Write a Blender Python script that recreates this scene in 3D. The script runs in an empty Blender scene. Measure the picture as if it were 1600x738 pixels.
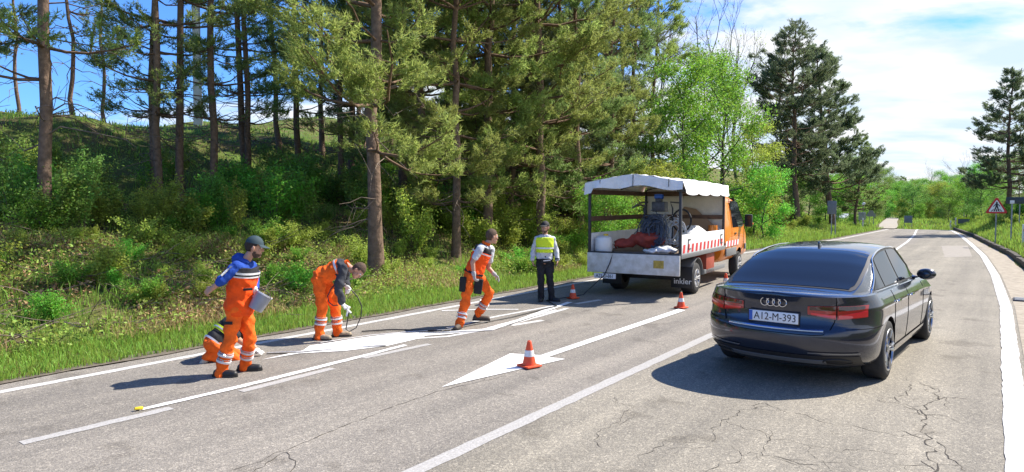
import bpy, bmesh, math, random
import numpy as np
from mathutils import Vector, Matrix

# ------------------------------------------------------------------ camera, sky, sun, exposure
SC = bpy.context.scene
COL = SC.collection
F, CAMH = 1063.0, 1.97
PITCH = math.atan(50 / F)
cam_data = bpy.data.cameras.new("camera")
cam_data.sensor_width = 36.0
cam_data.lens = F / 1600 * 36
cam_data.clip_end = 2000
cam = bpy.data.objects.new("camera", cam_data)
cam.location = (0, 0, CAMH)
cam.rotation_euler = (math.pi / 2 - PITCH, 0, 0)
COL.objects.link(cam)
SC.camera = cam

SUN_EL = math.radians(48)
SUN_AZ = math.atan2(0.93, 0.36)          # clockwise from +Y
sun_dir = Vector((math.sin(SUN_AZ) * math.cos(SUN_EL), math.cos(SUN_AZ) * math.cos(SUN_EL), math.sin(SUN_EL)))
sd = bpy.data.lights.new("sun", 'SUN')
sd.energy = 4.7
sd.angle = math.radians(0.53)
sd.color = (1.0, 0.925, 0.82)
sun = bpy.data.objects.new("sun", sd)
sun.rotation_euler = (-sun_dir).to_track_quat('-Z', 'Y').to_euler()
sun.location = (20, 10, 40)
COL.objects.link(sun)

W = bpy.data.worlds.new("World")
SC.world = W
W.use_nodes = True
wn, wl = W.node_tree.nodes, W.node_tree.links
bg = wn["Background"]
bg.inputs[1].default_value = 0.11
sky = wn.new("ShaderNodeTexSky")
sky.sky_type = 'NISHITA'
sky.sun_disc = False
sky.sun_elevation = SUN_EL
sky.sun_rotation = SUN_AZ
sky.air_density = 1.0
sky.dust_density = 0.4
sky.ozone_density = 3.0

def wmath(op, a, b=None, c=None):
    n = wn.new("ShaderNodeMath"); n.operation = op
    for i, v in enumerate((a, b, c)):
        if v is None: continue
        if isinstance(v, (int, float)): n.inputs[i].default_value = v
        else: wl.new(v, n.inputs[i])
    return n.outputs[0]
tc = wn.new("ShaderNodeTexCoord")
sep = wn.new("ShaderNodeSeparateXYZ"); wl.new(tc.outputs['Generated'], sep.inputs[0])
zz = wmath('ADD', wmath('MAXIMUM', sep.outputs[2], 0.0), 0.16)
comb = wn.new("ShaderNodeCombineXYZ")
wl.new(wmath('DIVIDE', sep.outputs[0], zz), comb.inputs[0])
wl.new(wmath('DIVIDE', sep.outputs[1], zz), comb.inputs[1])
nz = wn.new("ShaderNodeTexNoise"); nz.inputs['Scale'].default_value = 1.05
nz.inputs['Detail'].default_value = 9; nz.inputs['Roughness'].default_value = 0.56; nz.inputs['Distortion'].default_value = 0.45
mp = wn.new("ShaderNodeMapping"); mp.inputs['Location'].default_value = (5.3, 0.2, 0.4)
mp.inputs['Rotation'].default_value = (0, 0, 0.5); mp.inputs['Scale'].default_value = (0.8, 1.2, 1)
wl.new(comb.outputs[0], mp.inputs[0]); wl.new(mp.outputs[0], nz.inputs['Vector'])
# more cloud towards +X and towards the horizon
bias = wmath('ADD', wmath('MULTIPLY', sep.outputs[0], 0.50), wmath('ADD', wmath('MULTIPLY', sep.outputs[2], -0.34), wmath('MULTIPLY', wmath('MAXIMUM', wmath('SUBTRACT', 0.22, sep.outputs[2]), 0.0), 2.0)))
cl = wmath('ADD', wmath('ADD', nz.outputs['Fac'], bias), 0.035)
ramp = wn.new("ShaderNodeValToRGB")
ramp.color_ramp.elements[0].position = 0.50; ramp.color_ramp.elements[1].position = 0.62
wl.new(cl, ramp.inputs[0])
nz2 = wn.new("ShaderNodeTexNoise"); nz2.inputs['Scale'].default_value = 2.6; nz2.inputs['Detail'].default_value = 6
wl.new(mp.outputs[0], nz2.inputs['Vector'])
ccol = wn.new("ShaderNodeMix"); ccol.data_type = 'RGBA'
ccol.inputs[6].default_value = (3.4, 4.2, 5.1, 1); ccol.inputs[7].default_value = (4.9, 5.0, 5.2, 1)
r2 = wn.new("ShaderNodeMapRange"); r2.inputs[1].default_value = 0.36; r2.inputs[2].default_value = 0.58
wl.new(nz2.outputs['Fac'], r2.inputs[0]); wl.new(r2.outputs[0], ccol.inputs[0])
tint = wn.new("ShaderNodeMix"); tint.data_type = 'RGBA'; tint.blend_type = 'MULTIPLY'; tint.inputs[0].default_value = 1
tint.inputs[7].default_value = (0.40, 0.69, 1.14, 1)
wl.new(sky.outputs[0], tint.inputs[6])
smix = wn.new("ShaderNodeMix"); smix.data_type = 'RGBA'
wl.new(ramp.outputs[0], smix.inputs[0]); wl.new(tint.outputs[2], smix.inputs[6]); wl.new(ccol.outputs[2], smix.inputs[7])
wl.new(smix.outputs[2], bg.inputs[0])

SC.view_settings.view_transform = 'Standard'
SC.view_settings.look = 'None'
SC.view_settings.gamma = 1
SC.view_settings.exposure = 1.02
SC.cycles.max_bounces = 6
SC.cycles.transparent_max_bounces = 6

# ------------------------------------------------------------------ geometry of the picture -> ground
def ray(x, y):
    a, b = (x - 800) / F, (369 - y) / F
    c, s = math.cos(PITCH), math.sin(PITCH)
    return a, c + b * s, b * c - s
def G(x, y, z=0.0):
    a, b, c = ray(x, y); k = (z - CAMH) / c
    return Vector((a * k, b * k, z))
def at(x, y, Y):
    a, b, c = ray(x, y); k = Y / b
    return Vector((a * k, Y, CAMH + c * k))
_a, _b, _c = ray(1557, 319.5)
TH = math.atan2(_a, _b)
SN, CS = math.sin(TH), math.cos(TH)
def to_st(X, Y): return X * CS - Y * SN, X * SN + Y * CS
def to_xy(s, t): return s * CS + t * SN, -s * SN + t * CS
T_L = [-60, 18, 28, 36, 41.7, 50, 58, 64, 80, 95]
S_L = [-8.45, -8.45, -8.2, -7.6, -7.1, -6.98, -6.85, -6.9, -7.3, -8]
T_R = [-60, 16, 23, 31.4, 41.4, 50.6, 58, 61, 80, 95]
S_R = [0.2, 0.2, 0.02, -0.36, -1.05, -1.76, -2.45, -2.85, -4, -5]
T_C = [-60, 32, 41, 50, 59.3, 80, 95]
S_C = [-3.44, -3.44, -3.75, -4.2, -4.85, -5.7, -6.5]
T_K = [-60, 18, 26, 32, 37.7, 48.6, 58.2, 61, 80, 95]
S_K = [0.98, 0.98, 0.74, 0.43, -0.11, -1.09, -2.2, -2.6, -3.6, -4.6]
def sL(t): return np.interp(t, T_L, S_L)
def sR(t): return np.interp(t, T_R, S_R)
def sC(t): return np.interp(t, T_C, S_C)
def sK(t): return np.interp(t, T_K, S_K)
_rng = np.random.default_rng(7)
_nd = [(_rng.uniform(0.15, 1.3), _rng.uniform(0, 6.28), _rng.uniform(0, 6.28)) for _ in range(14)]
def bump(s, t):
    r = 0
    for k, a, p in _nd:
        r = r + np.sin((s * np.cos(a) + t * np.sin(a)) * k * 2 + p) / (1 + 2.5 * k)
    return r * 0.25
def sstep(x, a, b):
    u = np.clip((x - a) / (b - a), 0, 1); return u * u * (3 - 2 * u)
def dip(s, t):
    d = -0.25 * sstep(t, 60, 70) * sstep(s, -6.9, -5.0) * (1 - sstep(t, 74, 96))
    return d
def terrain(s, t):
    s = np.asarray(s, float); t = np.asarray(t, float)
    n = sL(t) - 0.42 - s
    n = n - np.clip((t - 58) * 0.3, 0, 14)
    plate = 6.0 + (np.clip(t, 0, 60) - 13.7) * 0.115
    zl = np.interp(n, [-0.3, 0, 0.5, 1.3, 3, 7.5, 11, 17, 23], [-0.06, 0.0, 0.01, 0.06, 0.42, 1.45, 2.1, 4.7, 5.35])
    zl = zl + np.clip((n - 23) / 14, 0, 1) * (plate - 5.35)
    zl = zl + bump(s, t) * np.clip((n - 1) / 4, 0, 1) * 0.55
    m = s - sK(t) - 0.16
    zr = np.interp(m, [-0.2, 0, 0.4, 1, 2.5, 6, 12, 40], [-0.06, 0.12, 0.24, 0.55, 1.15, 2.0, 2.7, 4.0])
    zr = zr + bump(s, t) * np.clip(m / 3, 0, 1) * 0.5
    zr = np.where(t < 6, np.minimum(zr, np.interp(m, [-0.2, 0, 3, 40], [-0.06, 0.12, 0.3, 0.8])), zr)
    z = np.where(n > -0.3, zl, np.where(m > -0.2, zr, -0.06))
    far = sstep(t, 110, 300) * 3.0
    return z + dip(s, t) + far * (n <= 8)
def gz(X, Y):
    s, t = to_st(X, Y); return float(terrain(s, t))
def road_z(s, t): return dip(np.asarray(s, float), np.asarray(t, float))
def on_ground(px, Y, dz=0.0):
    X = (px - 800) / F * Y * 1.0
    return Vector((X, Y, gz(X, Y) + dz))

# ------------------------------------------------------------------ materials
def mat(name, col, rough=0.6, metal=0.0, var=0.0, scale=8.0, bump_s=0.0, bump_scale=40.0, coat=0.0, spec=0.5, detail=5, col2=None, coords='Object', emit=0):
    m = bpy.data.materials.new(name); m.use_nodes = True
    nt = m.node_tree; N, L = nt.nodes, nt.links
    p = N["Principled BSDF"]
    p.inputs['Base Color'].default_value = (*col, 1)
    p.inputs['Roughness'].default_value = rough
    p.inputs['Metallic'].default_value = metal
    p.inputs['Coat Weight'].default_value = coat
    p.inputs['Coat Roughness'].default_value = 0.05
    p.inputs['Specular IOR Level'].default_value = spec
    t = N.new("ShaderNodeTexCoord")
    if var or col2:
        n = N.new("ShaderNodeTexNoise"); n.inputs['Scale'].default_value = scale; n.inputs['Detail'].default_value = detail
        n.inputs['Roughness'].default_value = 0.65
        L.new(t.outputs[coords], n.inputs['Vector'])
        r = N.new("ShaderNodeMapRange"); r.inputs[1].default_value = 0.3; r.inputs[2].default_value = 0.7
        L.new(n.outputs['Fac'], r.inputs[0])
        mx = N.new("ShaderNodeMix"); mx.data_type = 'RGBA'
        c2 = col2 if col2 else tuple(c * (1 + var) for c in col)
        c1 = col if col2 else tuple(c * (1 - var) for c in col)
        mx.inputs[6].default_value = (*c1, 1); mx.inputs[7].default_value = (*c2, 1)
        L.new(r.outputs[0], mx.inputs[0]); L.new(mx.outputs[2], p.inputs['Base Color'])
    if bump_s:
        n2 = N.new("ShaderNodeTexNoise"); n2.inputs['Scale'].default_value = bump_scale; n2.inputs['Detail'].default_value = 4
        L.new(t.outputs[coords], n2.inputs['Vector'])
        b = N.new("ShaderNodeBump"); b.inputs['Strength'].default_value = bump_s; b.inputs['Distance'].default_value = 0.02
        L.new(n2.outputs['Fac'], b.inputs['Height']); L.new(b.outputs[0], p.inputs['Normal'])
    return m

def leaf_mat(name, col, hue=0.03, vlo=0.55, vhi=1.45, trans=0.35, rough=0.55, tcol=None):
    m = bpy.data.materials.new(name); m.use_nodes = True
    N, L = m.node_tree.nodes, m.node_tree.links
    p = N["Principled BSDF"]; p.inputs['Roughness'].default_value = rough; p.inputs['Specular IOR Level'].default_value = 0.25
    g = N.new("ShaderNodeNewGeometry"); oi = N.new("ShaderNodeObjectInfo")
    hs = N.new("ShaderNodeHueSaturation"); hs.inputs['Color'].default_value = (*col, 1)
    def mr(src, a, b):
        r = N.new("ShaderNodeMapRange"); r.inputs[3].default_value = a; r.inputs[4].default_value = b; L.new(src, r.inputs[0]); return r.outputs[0]
    def mth(op, a, b):
        n = N.new("ShaderNodeMath"); n.operation = op; L.new(a, n.inputs[0])
        if isinstance(b, float): n.inputs[1].default_value = b
        else: L.new(b, n.inputs[1])
        return n.outputs[0]
    v = mth('MULTIPLY', mr(g.outputs['Random Per Island'], vlo, vhi), mr(oi.outputs['Random'], 0.82, 1.2))
    L.new(v, hs.inputs['Value'])
    h1 = mr(g.outputs['Random Per Island'], 0.5 - hue * 0.5, 0.5 + hue * 0.5)
    h = mth('ADD', h1, mr(oi.outputs['Random'], -hue * 0.5, hue * 0.5)); L.new(h, hs.inputs['Hue'])
    L.new(hs.outputs[0], p.inputs['Base Color'])
    tr = N.new("ShaderNodeBsdfTranslucent")
    hs2 = N.new("ShaderNodeHueSaturation"); hs2.inputs['Value'].default_value = 1.7; hs2.inputs['Hue'].default_value = 0.485
    L.new(hs.outputs[0], hs2.inputs['Color']); L.new(hs2.outputs[0], tr.inputs['Color'])
    ms = N.new("ShaderNodeMixShader"); ms.inputs[0].default_value = trans
    L.new(p.outputs[0], ms.inputs[1]); L.new(tr.outputs[0], ms.inputs[2])
    L.new(ms.outputs[0], N["Material Output"].inputs[0])
    return m

# ------------------------------------------------------------------ mesh building
def tag(o, label=None, cat=None, group=None, kind=None):
    if label: o['label'] = label
    if cat: o['category'] = cat
    if group: o['group'] = group
    if kind: o['kind'] = kind
    return o
def link(name, me, parent=None, mats=None):
    o = bpy.data.objects.new(name, me); COL.objects.link(o)
    if parent is not None: o.parent = parent
    if mats is not None and me is not None:
        for m in (mats if isinstance(mats, (list, tuple)) else [mats]): me.materials.append(m)
    return o
def empty(name, loc, rz=0.0, scale=1.0):
    o = bpy.data.objects.new(name, None); COL.objects.link(o)
    o.location = loc; o.rotation_euler = (0, 0, rz); o.empty_display_size = 0.2; o.scale = (scale,) * 3
    return o
def np_mesh(name, V, T, mat_idx=None, smooth=False):
    V = np.asarray(V, np.float32); T = np.asarray(T, np.int32)
    k = T.shape[1]
    me = bpy.data.meshes.new(name)
    me.vertices.add(len(V)); me.vertices.foreach_set("co", V.ravel())
    me.loops.add(T.size); me.loops.foreach_set("vertex_index", T.ravel())
    me.polygons.add(len(T)); me.polygons.foreach_set("loop_start", np.arange(0, T.size, k, dtype=np.int32))
    if mat_idx is not None: me.polygons.foreach_set("material_index", np.asarray(mat_idx, np.int32))
    me.update(calc_edges=True)
    me.polygons.foreach_set("use_smooth", np.full(len(T), bool(smooth)))
    return me
def frame(d, up=Vector((0, 0, 1))):
    d = Vector(d).normalized()
    if abs(d.dot(up)) > 0.97: up = Vector((0, 1, 0)) if abs(d.y) < 0.9 else Vector((1, 0, 0))
    a = d.cross(up).normalized(); b = a.cross(d).normalized()
    return a, b, d
class MB:
    def __init__(self): self.v = []; self.f = []; self.m = []
    def add(self, V, Fs, mi=0):
        k = len(self.v); self.v += [tuple(p) for p in V]
        self.f += [tuple(i + k for i in f) for f in Fs]; self.m += [mi] * len(Fs); return self
    def box(self, c, s, rot=None, mi=0, taper=1.0):
        x, y, z = s[0] / 2, s[1] / 2, s[2] / 2; c = Vector(c)
        P = [Vector((sx * x * (taper if sz > 0 else 1), sy * y * (taper if sz > 0 else 1), sz * z)) for sz in (-1, 1) for sx, sy in ((-1, -1), (1, -1), (1, 1), (-1, 1))]
        if rot is not None: P = [rot @ p for p in P]
        return self.add([c + p for p in P], [(3, 2, 1, 0), (4, 5, 6, 7), (0, 1, 5, 4), (1, 2, 6, 5), (2, 3, 7, 6), (3, 0, 4, 7)], mi)
    def tube(self, path, rad, n=8, caps=True, mi=0, closed=False, flat=1.0):
        P = [Vector(p) for p in path]
        if not isinstance(rad, (list, tuple)): rad = [rad] * len(P)
        V = []; a = None
        for i, p in enumerate(P):
            if closed: d = P[(i + 1) % len(P)] - P[i - 1]
            else: d = P[min(i + 1, len(P) - 1)] - P[max(i - 1, 0)]
            if d.length < 1e-9: d = Vector((0, 0, 1))
            d.normalize()
            if a is None: a, b, _ = frame(d)
            else:
                a = (a - d * a.dot(d)).normalized(); b = d.cross(a)
            V += [p + (a * math.cos(2 * math.pi * k / n) + b * math.sin(2 * math.pi * k / n) * flat) * rad[i] for k in range(n)]
        Fs = []
        m = len(P) if closed else len(P) - 1
        for i in range(m):
            j = (i + 1) % len(P)
            Fs += [(i * n + k, i * n + (k + 1) % n, j * n + (k + 1) % n, j * n + k) for k in range(n)]
        if caps and not closed:
            Fs += [tuple(range(n))[::-1], tuple((len(P) - 1) * n + k for k in range(n))]
        return self.add(V, Fs, mi)
    def lathe(self, prof, n=24, origin=(0, 0, 0), axis=(0, 0, 1), mi=0, close=False):
        a, b, d = frame(axis); o = Vector(origin); V = []
        for r, h in prof: V += [o + d * h + (a * math.cos(2 * math.pi * k / n) + b * math.sin(2 * math.pi * k / n)) * r for k in range(n)]
        Fs = []
        for i in range(len(prof) - (0 if close else 1)):
            j = (i + 1) % len(prof)
            Fs += [(i * n + k, i * n + (k + 1) % n, j * n + (k + 1) % n, j * n + k) for k in range(n)]
        return self.add(V, Fs, mi)
    def sphere(self, c, r, n=14, m=10, sc=(1, 1, 1), rot=None, mi=0):
        V, Fs = [], []; c = Vector(c)
        for i in range(m + 1):
            ph = math.pi * i / m
            for k in range(n):
                a = 2 * math.pi * k / n
                p = Vector((math.sin(ph) * math.cos(a) * sc[0], math.sin(ph) * math.sin(a) * sc[1], math.cos(ph) * sc[2])) * r
                V.append(c + (rot @ p if rot is not None else p))
        for i in range(m):
            Fs += [(i * n + k, (i + 1) * n + k, (i + 1) * n + (k + 1) % n, i * n + (k + 1) % n) for k in range(n)]
        return self.add(V, Fs, mi)
    def grid(self, fn, us, vs, mi=0, flip=False):
        V = [fn(u, v) for u in us for v in vs]; m = len(vs); Fs = []
        for i in range(len(us) - 1):
            for j in range(m - 1):
                q = (i * m + j, (i + 1) * m + j, (i + 1) * m + j + 1, i * m + j + 1)
                Fs.append(q[::-1] if flip else q)
        return self.add(V, Fs, mi)
    def prism(self, poly, o, ex, ey, depth, mi=0):
        o, ex, ey = Vector(o), Vector(ex), Vector(ey); nz_ = ex.cross(ey).normalized() * depth
        n = len(poly); V = [o + ex * p[0] + ey * p[1] for p in poly]; V += [v + nz_ for v in V]
        Fs = [tuple(range(n))[::-1], tuple(range(n, 2 * n))] + [(i, (i + 1) % n, n + (i + 1) % n, n + i) for i in range(n)]
        return self.add(V, Fs, mi)
    def build(self, name, mats, parent=None, smooth=True, bevel=0.0, seg=2, angle=38, solid=0.0):
        me = bpy.data.meshes.new(name); me.from_pydata([tuple(p) for p in self.v], [], self.f)
        me.polygons.foreach_set("material_index", self.m)
        bm = bmesh.new(); bm.from_mesh(me)
        bmesh.ops.remove_doubles(bm, verts=bm.verts, dist=1e-5)
        bmesh.ops.recalc_face_normals(bm, faces=bm.faces)
        if bevel:
            ed = [e for e in bm.edges if len(e.link_faces) == 2 and e.calc_face_angle(0) > 0.6]
            bmesh.ops.bevel(bm, geom=ed, offset=bevel, segments=seg, affect='EDGES', profile=0.5, clamp_overlap=True)
        if solid:
            bmesh.ops.solidify(bm, geom=bm.faces[:], thickness=solid)
        bm.to_mesh(me); bm.free()
        if smooth:
            me.shade_smooth(); me.set_sharp_from_angle(angle=math.radians(angle))
        return link(name, me, parent, mats)
def text_obj(name, body, size, m, parent, M, extrude=0.001, align='CENTER', sx=1.0, bold=0.0):
    cu = bpy.data.curves.new(name, 'FONT'); cu.body = body; cu.size = size; cu.extrude = extrude
    cu.align_x = align; cu.align_y = 'CENTER'; cu.offset = bold; cu.resolution_u = 3
    tmp = bpy.data.objects.new("tmp", cu); COL.objects.link(tmp)
    bpy.context.view_layer.update()
    me = bpy.data.meshes.new_from_object(tmp.evaluated_get(bpy.context.evaluated_depsgraph_get()))
    bpy.data.objects.remove(tmp); bpy.data.curves.remove(cu)
    me.transform(M @ Matrix.Diagonal((sx, 1, 1, 1))); me.name = name
    return link(name, me, parent, m)
def copy_tree(o, parent=None):
    c = o.copy(); COL.objects.link(c)
    if parent is not None: c.parent = parent
    for ch in list(o.children): copy_tree(ch, c)
    return c
def lin(a, b, n): return [a + (b - a) * i / (n - 1) for i in range(n)]
def ip(x, xs, ys): return float(np.interp(x, xs, ys))
# ------------------------------------------------------------------ setting: ground, road, markings
def ground_material():
    m = mat("ground_soil", (0.16, 0.12, 0.07), 0.95, var=0.0, spec=0.1)
    N, L = m.node_tree.nodes, m.node_tree.links; p = N["Principled BSDF"]
    t = N.new("ShaderNodeTexCoord")
    def noise(sc, d=6):
        n = N.new("ShaderNodeTexNoise"); n.inputs['Scale'].default_value = sc; n.inputs['Detail'].default_value = d
        n.inputs['Roughness'].default_value = 0.7; L.new(t.outputs['Object'], n.inputs['Vector']); return n.outputs['Fac']
    def ramp(src, stops):
        r = N.new("ShaderNodeValToRGB"); e = r.color_ramp.elements
        while len(e) < len(stops): e.new(0.5)
        for k, (a, c) in enumerate(stops): e[k].position = a; e[k].color = (*c, 1)
        L.new(src, r.inputs[0]); return r.outputs[0]
    base = ramp(noise(0.7), [(0.36, (0.19, 0.14, 0.08)), (0.5, (0.12, 0.13, 0.045)), (0.62, (0.11, 0.18, 0.04))])
    fine = ramp(noise(22), [(0.3, (0.45, 0.45, 0.42)), (0.7, (1.3, 1.3, 1.2))])
    mx = N.new("ShaderNodeMix"); mx.data_type = 'RGBA'; mx.blend_type = 'MULTIPLY'; mx.inputs[0].default_value = 1
    L.new(base, mx.inputs[6]); L.new(fine, mx.inputs[7]); L.new(mx.outputs[2], p.inputs['Base Color'])
    b = N.new("ShaderNodeBump"); b.inputs['Strength'].default_value = 0.8; b.inputs['Distance'].default_value = 0.06
    L.new(noise(14), b.inputs['Height']); L.new(b.outputs[0], p.inputs['Normal'])
    return m
def asphalt_material():
    m = mat("asphalt", (0.2, 0.19, 0.18), 0.88, spec=0.3)
    N, L = m.node_tree.nodes, m.node_tree.links; p = N["Principled BSDF"]
    t = N.new("ShaderNodeTexCoord")
    mpn = N.new("ShaderNodeMapping"); mpn.inputs['Rotation'].default_value = (0, 0, TH); L.new(t.outputs['Object'], mpn.inputs[0])
    def noise(sc, d=6, v=None, r=0.65):
        n = N.new("ShaderNodeTexNoise"); n.inputs['Scale'].default_value = sc; n.inputs['Detail'].default_value = d
        n.inputs['Roughness'].default_value = r; L.new(v or mpn.outputs[0], n.inputs['Vector']); return n.outputs['Fac']
    def mul(a, b, mode='MULTIPLY', f=1.0):
        x = N.new("ShaderNodeMix"); x.data_type = 'RGBA'; x.blend_type = mode; x.inputs[0].default_value = f
        if isinstance(a, tuple): x.inputs[6].default_value = (*a, 1)
        else: L.new(a, x.inputs[6])
        if isinstance(b, tuple): x.inputs[7].default_value = (*b, 1)
        else: L.new(b, x.inputs[7])
        return x
    def ramp(src, stops):
        r = N.new("ShaderNodeValToRGB"); e = r.color_ramp.elements
        while len(e) < len(stops): e.new(0.5)
        for k, (a, c) in enumerate(stops): e[k].position = a; e[k].color = (*c, 1)
        L.new(src, r.inputs[0]); return r.outputs[0]
    sx = N.new("ShaderNodeSeparateXYZ"); L.new(mpn.outputs[0], sx.inputs[0])
    # older yellowish lane on the right, greyer lanes on the left, seam at the centre line
    wob = N.new("ShaderNodeMath"); wob.operation = 'MULTIPLY_ADD'; wob.inputs[1].default_value = 0.25
    L.new(noise(1.2), wob.inputs[0]); L.new(sx.outputs[0], wob.inputs[2])
    lane = N.new("ShaderNodeMapRange"); lane.inputs[1].default_value = -3.4; lane.inputs[2].default_value = -3.15
    L.new(wob.outputs[0], lane.inputs[0])
    lanec = mul((0.224, 0.209, 0.187), (0.236, 0.220, 0.186)); lanec.blend_type = 'MIX'; L.new(lane.outputs[0], lanec.inputs[0])
    # wear along the wheel tracks
    st = N.new("ShaderNodeMapping"); st.inputs['Scale'].default_value = (1.6, 0.06, 1); L.new(mpn.outputs[0], st.inputs[0])
    wear = ramp(noise(1.0, 4, st.outputs[0]), [(0.32, (0.76, 0.76, 0.77)), (0.66, (1.12, 1.11, 1.09))])
    blot = ramp(noise(0.55, 5), [(0.3, (0.86, 0.86, 0.86)), (0.7, (1.1, 1.1, 1.1))])
    grain = ramp(noise(95, 2, None, 0.8), [(0.30, (0.42, 0.42, 0.43)), (0.5, (0.98, 0.97, 0.95)), (0.66, (1.75, 1.72, 1.66))])
    vo = N.new("ShaderNodeTexVoronoi"); vo.inputs['Scale'].default_value = 62; L.new(mpn.outputs[0], vo.inputs['Vector'])
    stone = ramp(vo.outputs['Color'], [(0.2, (0.72, 0.72, 0.73)), (0.75, (1.16, 1.15, 1.12)), (0.93, (1.7, 1.68, 1.62))])
    stain = ramp(noise(1.7, 3, None, 0.5), [(0.30, (0.66, 0.65, 0.64)), (0.40, (1, 1, 1))]); c = mul(lanec.outputs[2], wear); c = mul(c.outputs[2], stain, f=0.8); c = mul(c.outputs[2], blot); c = mul(c.outputs[2], grain, f=0.75); c = mul(c.outputs[2], stone, f=0.8)
    L.new(c.outputs[2], p.inputs['Base Color'])
    b = N.new("ShaderNodeBump"); b.inputs['Strength'].default_value = 0.55; b.inputs['Distance'].default_value = 0.008
    L.new(noise(70, 3), b.inputs['Height']); L.new(b.outputs[0], p.inputs['Normal'])
    return m
def paint_mat(name, col, wear_lo, wear_hi, under=(0.2, 0.19, 0.18), scale=30):
    m = mat(name, col, 0.7, spec=0.35)
    N, L = m.node_tree.nodes, m.node_tree.links; p = N["Principled BSDF"]
    t = N.new("ShaderNodeTexCoord")
    n = N.new("ShaderNodeTexNoise"); n.inputs['Scale'].default_value = scale; n.inputs['Detail'].default_value = 8; n.inputs['Roughness'].default_value = 0.75
    L.new(t.outputs['Object'], n.inputs['Vector'])
    r = N.new("ShaderNodeMapRange"); r.inputs[1].default_value = wear_lo; r.inputs[2].default_value = wear_hi; L.new(n.outputs['Fac'], r.inputs[0])
    x = N.new("ShaderNodeMix"); x.data_type = 'RGBA'; x.inputs[6].default_value = (*under, 1); x.inputs[7].default_value = (*col, 1)
    L.new(r.outputs[0], x.inputs[0]); L.new(x.outputs[2], p.inputs['Base Color'])
    b = N.new("ShaderNodeBump"); b.inputs['Strength'].default_value = 0.3; b.inputs['Distance'].default_value = 0.006
    L.new(n.outputs['Fac'], b.inputs['Height']); L.new(b.outputs[0], p.inputs['Normal'])
    return m
M_soil, M_asph = ground_material(), asphalt_material()
M_fresh = paint_mat("fresh_white_paint", (0.76, 0.76, 0.75), 0.25, 0.40, under=(0.55, 0.55, 0.55))
M_old = paint_mat("worn_white_paint", (0.47, 0.46, 0.44), 0.40, 0.66, under=(0.30, 0.29, 0.275), scale=45)
M_edge = paint_mat("edge_white_paint", (0.60, 0.59, 0.57), 0.36, 0.56, under=(0.34, 0.33, 0.31), scale=40)
M_faint = paint_mat("thin_white_paint", (0.62, 0.62, 0.61), 0.35, 0.6, under=(0.42, 0.41, 0.40), scale=35)
M_conc = mat("shoulder_concrete", (0.33, 0.29, 0.23), 0.92, var=0.28, scale=5, bump_s=0.4, bump_scale=60, spec=0.2)
M_kerb = mat("kerb_stone", (0.10, 0.09, 0.078), 0.9, var=0.4, scale=6, bump_s=0.5, bump_scale=40, spec=0.2)
M_crack = mat("crack_dark", (0.075, 0.068, 0.06), 0.95, spec=0.1)
M_dark_seal = mat("road_edge_dirt", (0.14, 0.12, 0.095), 0.95, var=0.4, scale=7, spec=0.1)

def knots(a, b, fine0, fine1, step, n_out):
    lo = fine0 - np.geomspace(step, fine0 - a, n_out)[::-1] if a < fine0 else []
    hi = fine1 + np.geomspace(step, b - fine1, n_out)
    return np.concatenate([lo, np.arange(fine0, fine1 + 1e-6, step), hi])
ss = knots(-420, 420, -34, 12, 0.4, 26); tt = knots(-60, 700, -4, 72, 0.6, 30)
Sg, Tg = np.meshgrid(ss, tt, indexing='ij')
Zg = terrain(Sg, Tg)
Xg, Yg = to_xy(Sg, Tg)
n1, n2 = Sg.shape
idx = np.arange(n1 * n2).reshape(n1, n2)
Q = np.stack([idx[:-1, :-1], idx[1:, :-1], idx[1:, 1:], idx[:-1, 1:]], -1).reshape(-1, 4)
gme = np_mesh("ground", np.stack([Xg, Yg, Zg], -1).reshape(-1, 3), Q, smooth=True)
tag(link("ground", gme, None, M_soil), kind='structure')

def ribbon(name, f0, f1, ts, z, m, kind='structure', zf=True):
    V, Fc = [], []; jit = random.Random(len(name))
    for t in ts:
        for fn in (f0, f1):
            s = float(fn(t)) + (jit.gauss(0, .0045) if 'line' in name else 0); X, Y = to_xy(s, t)
            V.append((X, Y, z + (float(road_z(s, t)) if zf else 0)))
    for i in range(len(ts) - 1): Fc.append((2 * i, 2 * i + 1, 2 * i + 3, 2 * i + 2))
    b = MB(); b.add(V, Fc); o = b.build(name, m, None, smooth=False)
    for p in o.data.polygons:
        pass
    return tag(o, kind=kind)
ts_road = list(np.arange(-40, 62.5, 1.0))
b = MB()
b.grid(lambda t, k: (lambda s: (*to_xy(s, t), float(road_z(s, t))))(float(sL(t)) - 0.42 + 0.05 * math.sin(t * 2.1) + 0.04 * math.sin(t * 5.3) if k == 0 else float(sL(t) + (sR(t) + 0.18 - sL(t)) * k / 8)), ts_road, list(range(9)))
road = tag(b.build("road", M_asph, None, smooth=False), kind='structure')
ribbon("road_shoulder", lambda t: sR(t) + 0.14, lambda t: sK(t) + 0.05, ts_road, 0.006, M_conc)
ribbon("verge_edge", lambda t: sL(t) - 0.60 - 0.08 * math.sin(t * 1.7), lambda t: sL(t) - 0.36 + 0.04 * math.sin(t * 3.1), list(np.arange(-20, 62, 0.5)), 0.012, M_dark_seal)
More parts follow.
